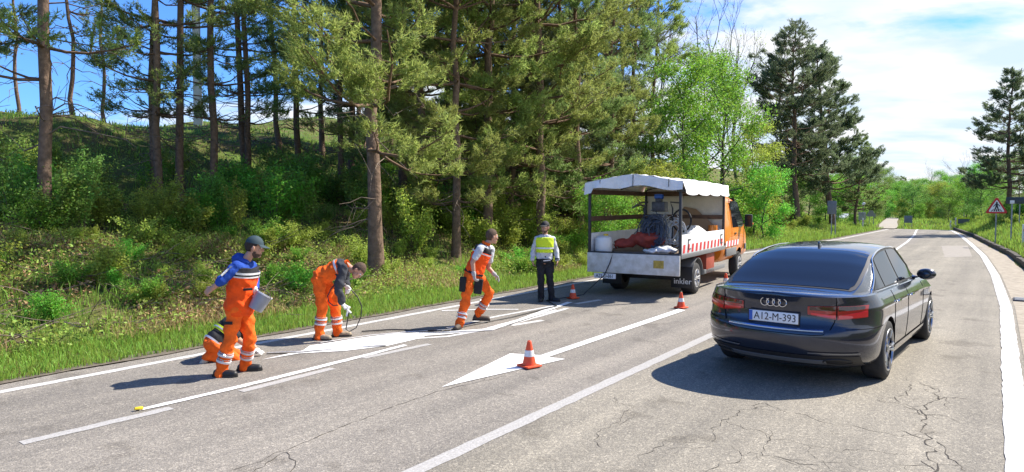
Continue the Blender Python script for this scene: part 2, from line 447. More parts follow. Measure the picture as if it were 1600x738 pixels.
# kerb stones, laid one by one along the right-hand side
kerb = tag(empty("kerb", (*to_xy(0.98, 10), 0)), kind='structure')
kerb_me = None
t = 6.0; rk = random.Random(5)
while t < 62:
    s = float(sK(t + 0.5)); X, Y = to_xy(s + 0.09, t + 0.5); s2 = float(sK(t + 1.0)); s1 = float(sK(t))
    hd = -TH - math.atan2(s1 - s2, 1.0) * -1
    if kerb_me is None:
        kb = MB(); kb.box((0, 0, 0.0), (0.17, 0.985, 0.36)); o = kb.build("kerb_stone", M_kerb, kerb, bevel=0.015, seg=1); kerb_me = o.data
    else:
        o = link("kerb_stone", kerb_me, kerb)
    o.location = Vector((X, Y, rk.uniform(-0.012, 0.012) + float(road_z(s, t)))) - kerb.location
    o.rotation_euler = (rk.uniform(-.01, .01), rk.uniform(-.02, .02), -TH + math.atan2(s1 - s2, 1.0))
    t += 1.0

def decal(name, pts, z, m, label=None, cat=None, thick=0.003):
    P = [G(x, y) for x, y in pts]
    b = MB(); n = len(P)
    b.add([(p.x, p.y, z) for p in P], [tuple(range(n))])
    o = b.build(name, m, None, smooth=False)
    if o.data.polygons[0].normal.z < 0: o.data.flip_normals()
    bm = bmesh.new(); bm.from_mesh(o.data); bmesh.ops.triangulate(bm, faces=bm.faces[:]); bm.to_mesh(o.data); bm.free()
    return tag(o, label, cat, kind='structure')
def strip_px(name, pts, width, z, m):
    P0 = [G(x, y) for x, y in pts]; W_ = width if isinstance(width, (list, tuple)) else [width] * len(P0); P, WW, V = [], [], []
    for i in range(len(P0) - 1):
        k = max(1, int((P0[i + 1] - P0[i]).length / .09))
        for j in range(k): P.append(P0[i].lerp(P0[i + 1], j / k)); WW.append(W_[i] + (W_[i + 1] - W_[i]) * j / k)
    P.append(P0[-1]); WW.append(W_[-1]); jr = random.Random(int(pts[0][0]))
    for i, p in enumerate(P):
        d = (P[min(i + 1, len(P) - 1)] - P[max(i - 1, 0)]).normalized(); nrm = Vector((-d.y, d.x, 0)); p = p + nrm * jr.gauss(0, .0035)
        w = WW[i] + jr.gauss(0, .005)
        V += [p + nrm * w / 2 + Vector((0, 0, z)), p - nrm * w / 2 + Vector((0, 0, z))]
    b = MB(); b.add(V, [(2 * i, 2 * i + 1, 2 * i + 3, 2 * i + 2) for i in range(len(P) - 1)])
    o = b.build(name, m, None, smooth=False)
    if o.data.polygons[0].normal.z < 0: o.data.flip_normals()
    return tag(o, kind='structure')
def line_st(name, fn, t0, t1, w, z, m, step=0.15):
    ts = list(np.arange(t0, t1, step)) + [t1]
    return ribbon(name, lambda t: fn(t) - w / 2, lambda t: fn(t) + w / 2, ts, z, m)
line_st("left_edge_line", lambda t: sL(t), -20, 61.5, 0.13, 0.004, M_edge)
line_st("right_edge_line", lambda t: sR(t), -20, 61, 0.19, 0.010, M_edge)
line_st("centre_line", lambda t: sC(t), -20, 10.2, 0.14, 0.004, M_old)
line_st("centre_line", lambda t: sC(t), 24, 62, 0.12, 0.004, M_edge)
# lane line: worn dashes under a freshly painted line
strip_px("worn_lane_dash", [(33, 693), (268, 638)], 0.125, 0.004, M_old)
strip_px("worn_lane_dash", [(376, 612), (520, 576)], 0.12, 0.004, M_old)
strip_px("worn_lane_dash", [(568, 560), (671, 538)], 0.11, 0.004, M_old)
strip_px("worn_lane_dash", [(798, 509), (848, 501)], 0.12, 0.004, M_edge)
strip_px("worn_lane_dash", [(900, 475), (938, 469)], 0.12, 0.004, M_edge)
strip_px("fresh_lane_line", [(216, 642), (380, 604), (500, 574), (634, 540)], [0.075, 0.10, 0.10, 0.08], 0.008, M_fresh)
# finished arrow in the middle lane
decal("painted_arrow", [(690, 606), (797, 553.5), (845, 556), (1060, 483.5), (1071, 485.5), (856, 559), (883, 562)], 0.008, M_fresh)
# arrow being painted in the left lane, wet paint and templates
decal("wet_painted_arrow", [(409, 563), (474, 548), (484, 541), (560, 529), (612, 522), (668, 520), (662, 528), (606, 541), (540, 549), (468, 553)], 0.007, M_fresh)
strip_px("wet_arrow_shaft", [(655, 524), (700, 521), (760, 516), (812, 501), (850, 487), (890, 473)], [0.26, 0.2, 0.15, 0.12, 0.12, 0.12], 0.010, M_fresh)
strip_px("thin_guide_line", [(640, 530), (700, 526), (780, 512), (887, 482)], 0.09, 0.004, M_faint)
strip_px("thin_guide_line", [(700, 513), (770, 496), (872, 477)], 0.09, 0.004, M_faint)
strip_px("thin_guide_line", [(690, 486), (760, 484), (810, 484)], 0.10, 0.006, M_faint)
M_tmpl = mat("template_sheet", (0.72, 0.72, 0.72), 0.5, var=0.12, scale=9)
def template(pts, w, label, z0=0.014):
    P = [G(x, y) for x, y in pts]; b = MB(); V = []
    for i, p in enumerate(P):
        d = (P[min(i + 1, len(P) - 1)] - P[max(i - 1, 0)]).normalized(); nrm = Vector((-d.y, d.x, 0)); k = 0.012 * math.sin(i * 2.3)
        V += [p + nrm * w / 2 + Vector((0, 0, z0 + k * .4)), p - nrm * w / 2 + Vector((0, 0, z0 + 0.01 + k))]
    b.add(V, [(2 * i, 2 * i + 1, 2 * i + 3, 2 * i + 2) for i in range(len(P) - 1)])
    tag(b.build("paint_template", M_tmpl, None, smooth=False, solid=0.006), label, "paint template", "templates laid out for the new arrow")
template([(418, 553), (470, 551.5), (545, 544), (604, 541)], 0.06, "thin white template strip under the kneeling worker's glove")
template([(500, 537), (580, 526), (640, 519), (705, 517)], 0.05, "white template strip along the far side of the wet arrow")
template([(655, 522), (714, 520.5), (768, 516.5), (800, 507), (830, 497), (868, 485)], 0.045, "long curved white template strip in front of the striding worker's boots")
patch = decal("asphalt_patch", [(1471, 384.5), (1512, 384), (1519, 401), (1476, 402.5)], 0.003, mat("pale_asphalt", (0.30, 0.275, 0.24), 0.9, var=0.15, scale=6, bump_s=.3, bump_scale=70, spec=.2))
# yellow paint block at the end of the fresh lane line
b = MB(); b.box((0, 0, 0.016), (0.085, 0.04, 0.022), taper=0.8)
yb = b.build("marking_block", mat("yellow_plastic", (0.75, 0.55, 0.02), 0.5, var=0.1, scale=20), None, bevel=0.006)
yb.location = G(217, 642) + Vector((0, 0, 0.01)); yb.rotation_euler = (0, 0, 0.55)
tag(yb, "small yellow block lying at the near end of the fresh lane line", "marker block")

# cracks in the asphalt: jagged branching strips
rc = random.Random(11); cb = MB()
def crack(p, q, w, jag=0.07, n=None, depth=0, br=0.16):
    p, q = Vector((p.x, p.y, 0.003)), Vector((q.x, q.y, 0.003)); L_ = (q - p).length
    n = n or max(4, int(L_ / 0.055)); d = (q - p).normalized(); nr = Vector((-d.y, d.x, 0)); off = 0; pts = []
    for i in range(n + 1):
        off += rc.gauss(0, jag * 0.42); off *= 0.90
        pts.append(p.lerp(q, i / n) + nr * off * (1 if 0 < i < n else 0.5) + d * rc.uniform(-.015, .015))
    V = []
    for i, c in enumerate(pts):
        ww = w * .62 * rc.uniform(0.2, 1.25) * (0.35 if i in (0, n) else 1)
        V += [c + nr * ww / 2, c - nr * ww / 2]
    cb.add(V, [(2 * i, 2 * i + 1, 2 * i + 3, 2 * i + 2) for i in range(n)])
    if depth < 2:
        for c in pts[1:-1]:
            if rc.random() < br * .45:
                a = rc.uniform(0.5, 1.4) * rc.choice((-1, 1)); dd = d * math.cos(a) + nr * math.sin(a)
                crack(c, c + dd * rc.uniform(0.1, 0.55) * (0.6 if depth else 1), w * 0.6, jag, None, depth + 1, br * 0.6)
def cpx(pts, w, **k):
    P = [G(*p) for p in pts]
    for a, c in zip(P[:-1], P[1:]): crack(a, c, w, **k)
cpx([(352, 738), (440, 706), (560, 658), (690, 611), (790, 588)], 0.014, jag=0.03, br=0.05)
cpx([(395, 738), (440, 706), (470, 738)], 0.012)
cpx([(1455, 738), (1462, 700), (1440, 660), (1436, 640), (1462, 610), (1440, 600)], 0.022, br=0.3)
cpx([(1462, 690), (1510, 738)], 0.018, br=0.3); cpx([(1436, 650), (1400, 620), (1420, 600)], 0.012, br=0.3)
cpx([(1110, 690), (1195, 630), (1240, 645), (1330, 665), (1420, 685)], 0.011, br=0.2)
cpx([(1100, 738), (1165, 710), (1205, 712), (1280, 730)], 0.012, br=0.3); cpx([(1190, 720), (1200, 670)], 0.012, br=0.25)
cpx([(1205, 688), (1300, 705), (1420, 712)], 0.009, br=0.2); cpx([(940, 700), (965, 655), (995, 635)], 0.009, br=0.25)
cpx([(960, 620), (1000, 635), (1030, 640)], 0.007, br=0.2); cpx([(1420, 590), (1470, 610), (1490, 640)], 0.009, br=0.3)
cpx([(1000, 720), (1060, 690), (1110, 692)], 0.008, br=0.2)
crk = tag(cb.build("road_cracks", M_crack, None, smooth=False), kind='structure')
for p_ in crk.data.polygons:
    if p_.normal.z < 0: p_.flip()
# pale side road that climbs away beyond the junction
b = MB()
pth = [(60.6, -7.75, -6.45), (64, -7.95, -6.55), (72, -8.9, -7.4), (84, -10.1, -8.7), (99, -11.5, -10.1), (125, -14.5, -13)]
b.grid(lambda i, k: (lambda s, t: (*to_xy(s, t), max(float(terrain(s, t)), 0) + 0.06))(pth[i][1 + k], pth[i][0]), list(range(len(pth))), [0, 1])
tag(b.build("side_road", mat("pale_gravel_road", (0.34, 0.31, 0.26), 0.95, var=0.15, scale=2, spec=0.1), None, smooth=False), kind='structure')
# ------------------------------------------------------------------ vegetation
M_bark = mat("pine_bark", (0.115, 0.080, 0.060), 0.95, col2=(0.235, 0.165, 0.12), scale=9, bump_s=1.0, bump_scale=16, spec=0.1)
M_bark_o = mat("pine_bark_upper", (0.10, 0.068, 0.048), 0.9, col2=(0.21, 0.14, 0.095), scale=10, bump_s=0.6, bump_scale=20, spec=0.1)
M_twig = mat("dead_twig", (0.17, 0.135, 0.11), 0.9, var=0.3, scale=10, spec=0.1)
M_bark_g = mat("grey_bark", (0.10, 0.09, 0.075), 0.92, var=0.35, scale=9, bump_s=0.6, bump_scale=25, spec=0.1)
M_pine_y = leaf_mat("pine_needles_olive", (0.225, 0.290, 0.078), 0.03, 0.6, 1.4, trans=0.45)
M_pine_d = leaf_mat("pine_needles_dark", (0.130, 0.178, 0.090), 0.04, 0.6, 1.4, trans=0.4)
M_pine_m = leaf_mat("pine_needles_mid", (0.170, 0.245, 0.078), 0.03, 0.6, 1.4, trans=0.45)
M_leaf_b = leaf_mat("leaves_bright", (0.140, 0.325, 0.040), 0.04, 0.6, 1.4, trans=0.4)
M_leaf_y = leaf_mat("leaves_yellowish", (0.265, 0.345, 0.058), 0.025, 0.6, 1.35, trans=0.4)
M_leaf_d = leaf_mat("leaves_deep", (0.145, 0.265, 0.052), 0.04, 0.55, 1.45, trans=0.35)
M_grass = leaf_mat("grass_blades", (0.195, 0.295, 0.048), 0.055, 0.6, 1.4, trans=0.35)
M_straw = leaf_mat("dry_grass", (0.44, 0.335, 0.16), 0.03, 0.6, 1.3, trans=0.25)
M_cover = leaf_mat("cover_leaves", (0.245, 0.335, 0.065), 0.055, 0.5, 1.5, trans=0.35)

def np_tubes(items, sides):
    """items: list of (path Nx3, radii N) -> verts, quads"""
    Vs, Qs, k = [], [], 0
    ang = np.arange(sides) * 2 * np.pi / sides
    for path, rad in items:
        path = np.asarray(path, float); n = len(path)
        d = np.gradient(path, axis=0); d /= np.linalg.norm(d, axis=1, keepdims=True) + 1e-9
        ref = np.array([0.0, 0, 1]) if abs(d[0][2]) < 0.9 else np.array([1.0, 0, 0])
        a = np.cross(d, ref); a /= np.linalg.norm(a, axis=1, keepdims=True) + 1e-9
        bb = np.cross(d, a)
        ring = path[:, None] + (a[:, None] * np.cos(ang)[None, :, None] + bb[:, None] * np.sin(ang)[None, :, None]) * np.asarray(rad)[:, None, None]
        Vs.append(ring.reshape(-1, 3))
        i = np.arange(n - 1)[:, None]; j = np.arange(sides)[None]; j2 = (j + 1) % sides
        Qs.append(np.stack([i * sides + j, i * sides + j2, (i + 1) * sides + j2, (i + 1) * sides + j], -1).reshape(-1, 4) + k)
        k += n * sides
    return np.concatenate(Vs), np.concatenate(Qs)
def unit(v): return v / (np.linalg.norm(v, axis=-1, keepdims=True) + 1e-9)
def needles(P, A, K, rng, ln=(0.08, 0.15), w=0.010, spread=0.62):
    N = len(P); p = np.repeat(P, K, 0); a = np.repeat(A, K, 0)
    d = unit(a * 0.75 + rng.normal(0, spread, (N * K, 3)))
    L_ = rng.uniform(*ln, (N * K, 1)); base = p + a * rng.uniform(-0.10, 0.10, (N * K, 1))
    side = unit(np.cross(d, rng.normal(0, 1, (N * K, 3)))) * w * rng.uniform(0.7, 1.3, (N * K, 1))
    V = np.stack([base - side, base + side, base + d * L_], 1).reshape(-1, 3)
    return V, np.arange(N * K * 3).reshape(-1, 3)
def leaves(P, rng, size=(0.06, 0.11), up=0.5, aspect=0.55):
    N = len(P); nrm = unit(rng.normal(0, 1, (N, 3)) + np.array([0.15, 0.1, up]))
    d = unit(np.cross(nrm, rng.normal(0, 1, (N, 3)))); s = np.cross(nrm, d)
    L_ = rng.uniform(*size, (N, 1)); w = L_ * aspect * rng.uniform(0.75, 1.2, (N, 1))
    V = np.stack([P, P + d * L_ * 0.45 + s * w / 2 + nrm * L_ * 0.06, P + d * L_, P + d * L_ * 0.45 - s * w / 2 + nrm * L_ * 0.06], 1).reshape(-1, 3)
    return V, np.arange(N * 4).reshape(-1, 4)
def pine(seed, H=16, r0=0.19, low=3.0, spread=2.6, whorls=15, per=(4, 6), prof='round', tufts=1.0, dead=10, K=14, lean=0.02, needle_w=0.0105, side=0.0, gap=0.12):
    rng = np.random.default_rng(seed)
    hs = np.linspace(0, H, 14)
    wob = np.cumsum(rng.normal(0, 0.06, (14, 2)), 0) + np.outer(hs, rng.normal(0, lean * 1.3, 2)); wob[0] = 0
    tp = np.column_stack([wob, hs]); tp[0, 2] = -0.5
    tr = r0 * (1 - hs / H * 0.93) ** 0.8; tr[0] *= 1.35; tr[1] *= 1.0
    def tpos(h): return np.array([np.interp(h, hs, tp[:, 0]), np.interp(h, hs, tp[:, 1]), h])
    trunk = np_tubes([(tp, tr)], 10)
    limbs, P, A = [], [], []
    for w in range(whorls):
        u = (w + rng.uniform(-.3, .3)) / (whorls - 1); u = min(max(u, 0), 1)
        h = low + (H - 0.35 - low) * u
        if prof == 'round': ln = spread * (0.50 + 0.5 * math.sin(math.pi * min(1, 0.15 + u * 0.8))) * (1 - u ** 3 * 0.75)
        else: ln = spread * (1.02 - 0.85 * u)
        for k in range(rng.integers(*per)):
            if rng.random() < gap: continue
            az = rng.uniform(0, 6.283); L_ = ln * rng.uniform(0.55, 1.15) * (1 + side * math.cos(az))
            el = 0.05 + 0.75 * u + rng.normal(0, 0.15)
            n = 6; q = np.linspace(0, 1, n)
            dirh = np.array([math.cos(az), math.sin(az)])
            bend = np.cumsum(rng.normal(0, 0.05, n)) * L_; bend[0] = 0
            zc = h + np.sin(el) * L_ * q - 0.10 * L_ * np.sin(q * np.pi) * (1 - u) + 0.12 * L_ * q ** 2
            c0 = tpos(h); rr = L_ * np.cos(el) * q
            path = np.column_stack([c0[0] + dirh[0] * rr - dirh[1] * bend, c0[1] + dirh[1] * rr + dirh[0] * bend, zc])
            rb = max(0.010, 0.012 + 0.012 * L_) * (1 - q * 0.8); limbs.append((path, rb))
            nt = max(3, int(L_ * 3.6))
            for j in range(nt):
                v = rng.uniform(0.30, 1.0) ** 0.8; pt = np.array([np.interp(v, q, path[:, i]) for i in range(3)])
                sd = 1 if j % 2 else -1; taz = az + sd * rng.uniform(0.35, 1.25)
                tl = (0.22 + 0.42 * L_ * (1.02 - v) + rng.uniform(0, 0.2)); tel = rng.uniform(-0.15, 0.55)
                td = np.array([math.cos(taz) * math.cos(tel), math.sin(taz) * math.cos(tel), math.sin(tel)])
                tw = np.array([pt, pt + td * tl * 0.5 + [0, 0, 0.02], pt + td * tl + [0, 0, 0.05]])
                limbs.append((tw, np.array([0.008, 0.006, 0.003])))
                m = max(4, int(tl * 24 * tufts * rng.uniform(.6, 1.3)))
                q2 = rng.uniform(0.25, 1.05, m)[:, None]
                P.append(pt + td * tl * q2 + rng.normal(0, 0.07, (m, 3)) + [0, 0, 0.03]); A.append(np.tile(unit(td + np.array([0, 0, 0.55])), (m, 1)))
    P, A = np.concatenate(P), np.concatenate(A)
    deadv = []
    for _ in range(dead):
        h = rng.uniform(max(1.2, low * 0.3), low + 1.5); az = rng.uniform(0, 6.283); L_ = rng.uniform(0.5, 2.0); c0 = tpos(h); el = rng.uniform(-0.35, 0.35)
        n = 5; q = np.linspace(0, 1, n)[:, None]; d = np.array([math.cos(az) * math.cos(el), math.sin(az) * math.cos(el), math.sin(el)])
        path = c0 + d * L_ * q + np.cumsum(rng.normal(0, 0.09, (n, 3)), 0) * L_ * 0.8 * (q > 0) - np.array([0, 0, 0.25]) * L_ * q ** 2
        deadv.append((path, np.linspace(0.018, 0.004, n)))
        for _k in range(rng.integers(1, 4)):
            v = rng.integers(2, n); d2 = unit(d + rng.normal(0, 0.55, 3)); deadv.append((np.array([path[v - 1], path[v - 1] + d2 * L_ * 0.25, path[v - 1] + d2 * L_ * 0.45 + [0, 0, -.05]]), np.array([0.008, 0.005, 0.003])))
    V, T = needles(P, A, K, rng, w=needle_w)
    bw = np_tubes(limbs, 4)
    out = {}
    zt = trunk[0][trunk[1][:, 0]][:, 2]
    me = np_mesh("pine_trunk", *trunk, mat_idx=(zt > low + (H - low) * 0.22).astype(int), smooth=True); me.materials.append(M_bark); me.materials.append(M_bark_o); out['trunk'] = me
    me = np_mesh("pine_limbs", *bw, smooth=True); me.materials.append(M_bark_o); out['limbs'] = me
    if deadv:
        me = np_mesh("pine_dead_twigs", *np_tubes(deadv, 4), smooth=True); me.materials.append(M_twig); out['dead_twigs'] = me
    out['crown'] = np_mesh("pine_crown", V, T)
    return out
def set_mat(me, m):
    c = me.copy(); c.materials.clear(); c.materials.append(m); return c
def broadleaf(seed, H=8, r0=0.11, low=1.0, spread=2.2, nlimb=16, nleaf=9000, size=(0.09, 0.16), clump=0.36, lm=None, dens_top=1.0):
    rng = np.random.default_rng(seed)
    hs = np.linspace(0, H * 0.92, 9); wob = np.cumsum(rng.normal(0, 0.06, (9, 2)), 0); wob[0] = 0
    tp = np.column_stack([wob, hs]); tp[0, 2] = -0.4
    items = [(tp, r0 * (1 - hs / H * 0.95))]; tips = []
    for k in range(nlimb):
        u = (k + rng.uniform(0, 1)) / nlimb; h = low + (H * 0.9 - low) * u; az = k * 2.4 + rng.uniform(-.5, .5)
        L_ = spread * (0.35 + 0.65 * math.sin(math.pi * (0.18 + 0.72 * u))) * rng.uniform(0.75, 1.15); el = 0.35 + 0.6 * u + rng.normal(0, .12)
        q = np.linspace(0, 1, 6)[:, None]; c0 = np.array([np.interp(h, hs, tp[:, 0]), np.interp(h, hs, tp[:, 1]), h])
        d = np.array([math.cos(az) * math.cos(el), math.sin(az) * math.cos(el), math.sin(el)])
        path = c0 + d * L_ * q + np.cumsum(rng.normal(0, 0.035, (6, 3)), 0) * L_ * (q > 0)
        items.append((path, np.linspace(0.016 + 0.012 * L_, 0.006, 6)))
        for j in range(5):
            v = rng.uniform(0.35, 1); pt = np.array([np.interp(v, q[:, 0], path[:, i]) for i in range(3)]); d2 = unit(d + rng.normal(0, 0.6, 3)); l2 = L_ * rng.uniform(0.2, 0.45)
            items.append((np.array([pt, pt + d2 * l2 * .5, pt + d2 * l2]), np.array([0.009, 0.006, 0.003])))
            tips += [pt + d2 * l2, pt + d2 * l2 * 0.55]
        tips.append(path[-1])
    tips.append(tp[-1] + [0, 0, 0.2])
    tips = np.array(tips); wgt = rng.uniform(0.35, 1.6, len(tips)); wgt /= wgt.sum()
    ci = rng.choice(len(tips), nleaf, p=wgt); r = rng.normal(0, 1, (nleaf, 3)) * np.array([1, 1, 0.72]) * clump * rng.uniform(.6, 1.15, (nleaf, 1))
    V, Q = leaves(tips[ci] + r, rng, size)
    tm = np_mesh("tree_trunk", *np_tubes(items, 6), smooth=True); tm.materials.append(M_bark_g)
    cm = np_mesh("tree_crown", V, Q)
    return {'trunk': tm, 'crown': cm}
def bare_tree(seed, H=10, lm=None, nleaf=500):
    rng = np.random.default_rng(seed); items = []; tips = []
    def grow(p, d, L_, r, dep):
        n = 5; pts = [p]; dd = d
        for i in range(n - 1):
            dd = unit(dd + rng.normal(0, 0.10, 3) + np.array([0, 0, 0.05])); pts.append(pts[-1] + dd * L_ / (n - 1))
        pts = np.array(pts); items.append((pts, np.linspace(r, r * 0.5, n)))
        if dep == 4: tips.append(pts[-1]); return
        for i in range(rng.integers(3, 6) if dep else 9):
            v = rng.uniform(0.35, 1); k = min(n - 1, int(v * n)); a = rng.uniform(0.35, 0.8)
            d2 = unit(dd * math.cos(a) + unit(rng.normal(0, 1, 3)) * math.sin(a) + np.array([0, 0, 0.1]))
            grow(pts[k], d2, L_ * rng.uniform(0.38, 0.6), max(r * 0.42, 0.005), dep + 1)
    grow(np.array([0, 0, -0.4]), np.array([0, 0, 1.0]), H * 0.62, 0.10, 0)
    tm = np_mesh("bare_trunk", *np_tubes(items, 4), smooth=True); tm.materials.append(M_bark_g)
    t = np.array(tips); ci = rng.integers(0, len(t), nleaf)
    return {'trunk': tm, 'crown': np_mesh("bare_buds", *leaves(t[ci] + rng.normal(0, .12, (nleaf, 3)), rng, (0.06, 0.11)))}
def shrub(seed, H=1.2, W_=0.7, stems=9, n=1500, size=(0.06, 0.12), fill=0.5):
    rng = np.random.default_rng(seed); items, P = [], []
    for k in range(stems):
        az = rng.uniform(0, 6.283); L_ = H * rng.uniform(0.55, 1.05); out = W_ * rng.uniform(0.2, 1)
        q = np.linspace(0, 1, 6)[:, None]
        path = np.column_stack([math.cos(az) * out * q[:, 0] ** 1.4, math.sin(az) * out * q[:, 0] ** 1.4, -0.08 + L_ * q[:, 0] ** 0.85]) + np.cumsum(rng.normal(0, 0.02, (6, 3)), 0) * H
        items.append((path, np.linspace(0.011, 0.003, 6)))
        m = n // stems; v = rng.uniform(0.18, 1.0, m) ** 0.75
        pt = np.column_stack([np.interp(v, q[:, 0], path[:, i]) for i in range(3)])
        P.append(pt + rng.normal(0, 1, (m, 3)) * (0.03 + fill * 0.16 * H * rng.uniform(0.1, 1, (m, 1))) * np.array([1, 1, .7]))
    V, Q = leaves(np.concatenate(P), rng, size, up=0.8)
    tv, tq = np_tubes(items, 4); k = len(V)
    me = np_mesh("shrub", np.concatenate([V, tv]), np.concatenate([Q, tq + k]), mat_idx=np.concatenate([np.zeros(len(Q)), np.ones(len(tq))]))
    return me

PV = {
 'near': pine(1, 17, 0.125, 3.1, 2.4, 17, (3, 5), tufts=0.9, dead=13, gap=0.22),
 'near2': pine(2, 16, 0.115, 2.8, 2.2, 17, (3, 5), tufts=0.9, dead=12, gap=0.25),
 'big': pine(3, 16, 0.165, 2.9, 3.9, 18, (4, 7), tufts=1.15, dead=14, gap=0.1),
 'dense': pine(4, 14, 0.14, 1.3, 2.7, 19, (5, 7), prof='cone', tufts=1.15, dead=8, gap=0.05),
 'dense2': pine(5, 15, 0.15, 1.8, 3.0, 18, (4, 7), prof='round', tufts=1.1, dead=10, gap=0.08),
 'solo': pine(6, 13.4, 0.20, 3.5, 3.6, 20, (5, 8), prof='round', tufts=1.0, dead=8, lean=0.01, gap=0.06, needle_w=0.015),
 'solo2': pine(8, 10.2, 0.18, 2.2, 3.3, 17, (6, 8), prof='cone', tufts=1.25, dead=8, gap=0.06, needle_w=0.016),
 'thin': pine(9, 9, 0.08, 3.0, 1.3, 9, (2, 4), tufts=0.6, dead=14, gap=0.3),
}
BV = {
 'bright': broadleaf(21, 9, 0.12, 0.8, 2.4, 20, 15000, (0.09, 0.16)),
 'bright2': broadleaf(22, 7.5, 0.10, 0.6, 2.1, 16, 13000, (0.085, 0.15)),
 'bush': broadleaf(23, 5, 0.07, 0.3, 2.0, 14, 12000, (0.085, 0.15), clump=0.34),
 'bare': bare_tree(24, 12), 'bare2': bare_tree(25, 10),
}
_matcache = {}
def mesh_with(me, m):
    k = (me.name, m.name)
    return me
rt = random.Random(3)
def plant_tree(kind, var, pos, m, label, group=None, sc=1.0, rz=None, name=None, cat="tree"):
    src = PV[var] if var in PV else BV[var]
    o = empty(name or ("pine_tree" if var in PV else "broadleaf_tree"), pos, rt.uniform(0, 6.28) if rz is None else rz, sc)
    tag(o, label, cat, group)
    for k, me in src.items():
        c_ = link(k, me, o)
        if k == 'crown':
            if not me.materials: me.materials.append(m)
            c_.material_slots[0].link = 'OBJECT'; c_.material_slots[0].material = m
        if k != 'trunk': c_['kind'] = 'stuff'
    return o
# --- pines of the left-hand group, one by one
L1 = [
 ('near', 68, 13.6, 1.0, M_pine_y, "thick reddish pine trunk nearest the left end of the wood, branches bare", 0.4),
 ('thin', 122, 24, 1.0, M_pine_m, "thin dark pine with bare twigs standing on the crest against the sky", 1.0),
 ('near2', 230, 19.5, 1.0, M_pine_y, "slightly curved pine trunk left of the tight pair on the bank", 2.0),
 ('near2', 249, 18.3, 0.95, M_pine_m, "slim grey pine trunk with its foot lowest of the bank group", 3.9),
 ('near', 283, 19.4, 0.92, M_pine_y, "straight dark pine trunk right of the tight pair, beside the pale mast", 5.2),
 ('near2', 333, 19.8, 1.0, M_pine_m, "leaning slender pine trunk just right of the pale mast", 0.9),
 ('near', 384, 23.0, 0.95, M_pine_m, "left stem of the twin pine trunks that share one foot", 2.6),
 ('near2', 396, 22.7, 0.95, M_pine_y, "right stem of the twin pine trunks that share one foot", 4.4),
 ('big', 588, 15.4, 1.0, M_pine_y, "big dark pine with spreading branches behind the bending worker", 5.6),
 ('dense2', 712, 19.0, 0.85, M_pine_y, "slender pine with a low olive crown behind the striding worker", 1.3),
]
for v, px, Y, sc, m, lab, rz in L1:
    plant_tree('pine', v, on_ground(px, Y, -0.05), m, lab, "pines standing on the roadside bank", sc, rz)
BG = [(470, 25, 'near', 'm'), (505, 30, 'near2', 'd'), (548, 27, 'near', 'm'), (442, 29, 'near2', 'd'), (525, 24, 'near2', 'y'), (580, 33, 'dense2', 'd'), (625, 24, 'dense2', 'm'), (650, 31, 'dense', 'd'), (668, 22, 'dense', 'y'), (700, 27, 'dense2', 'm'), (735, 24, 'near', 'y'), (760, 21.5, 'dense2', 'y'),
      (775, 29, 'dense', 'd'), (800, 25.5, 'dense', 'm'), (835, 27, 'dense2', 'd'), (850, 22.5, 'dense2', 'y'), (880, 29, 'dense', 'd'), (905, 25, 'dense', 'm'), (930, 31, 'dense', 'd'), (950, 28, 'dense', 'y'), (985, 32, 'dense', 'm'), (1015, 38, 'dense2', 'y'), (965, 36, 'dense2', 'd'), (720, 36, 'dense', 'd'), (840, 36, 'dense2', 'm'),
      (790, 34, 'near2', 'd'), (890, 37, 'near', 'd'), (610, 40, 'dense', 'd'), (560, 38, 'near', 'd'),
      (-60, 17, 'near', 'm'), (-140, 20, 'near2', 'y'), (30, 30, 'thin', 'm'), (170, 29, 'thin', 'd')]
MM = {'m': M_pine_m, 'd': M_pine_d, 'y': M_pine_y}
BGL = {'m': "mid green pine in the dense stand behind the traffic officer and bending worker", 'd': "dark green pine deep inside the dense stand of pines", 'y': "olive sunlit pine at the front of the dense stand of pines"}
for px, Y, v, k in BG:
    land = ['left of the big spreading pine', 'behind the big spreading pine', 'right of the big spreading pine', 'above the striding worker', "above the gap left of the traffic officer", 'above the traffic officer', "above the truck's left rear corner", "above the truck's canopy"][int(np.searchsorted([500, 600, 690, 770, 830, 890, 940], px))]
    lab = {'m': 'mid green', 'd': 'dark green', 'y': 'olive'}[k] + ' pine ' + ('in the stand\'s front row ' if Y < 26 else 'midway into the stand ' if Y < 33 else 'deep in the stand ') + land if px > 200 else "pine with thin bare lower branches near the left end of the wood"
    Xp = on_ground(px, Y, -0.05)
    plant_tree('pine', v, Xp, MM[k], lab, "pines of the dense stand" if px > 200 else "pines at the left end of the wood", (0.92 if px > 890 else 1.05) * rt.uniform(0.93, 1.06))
# --- mixed trees behind the truck
plant_tree('t', 'bare', on_ground(1085, 52, -.1), M_leaf_y, "tall leafless tree with fine grey twigs above the bright green tree", None, 1.22)
plant_tree('t', 'bare2', on_ground(1150, 55, -.1), M_leaf_y, "leafless tree with pale twigs left of the tall roadside pine", None, 1.42)
plant_tree('t', 'bare2', on_ground(1030, 50, -.1), M_leaf_y, "leafless tree poking out right beside the dense pines", None, 1.35)
plant_tree('t', 'bare', on_ground(1120, 49, -.1), M_leaf_y, "budding tree with thin grey limbs behind the bright green maple", None, 1.12)
plant_tree('t', 'bright', on_ground(1125, 34, -.1), M_leaf_b, "fresh bright green broadleaf tree behind the truck cab", None, 0.93)
plant_tree('t', 'bright2', on_ground(1062, 31, -.1), M_leaf_b, "bright green young tree behind the truck's tarpaulin roof", None, 1.0)
plant_tree('t', 'bright2', on_ground(1175, 37, -.1), M_leaf_y, "olive yellow broadleaf tree between the bright green tree and roadside pine", None, 0.78)
plant_tree('t', 'bush', on_ground(1195, 35, -.1), M_leaf_b, "rounded green bush at the foot of the roadside pine's left side", None, 0.72)
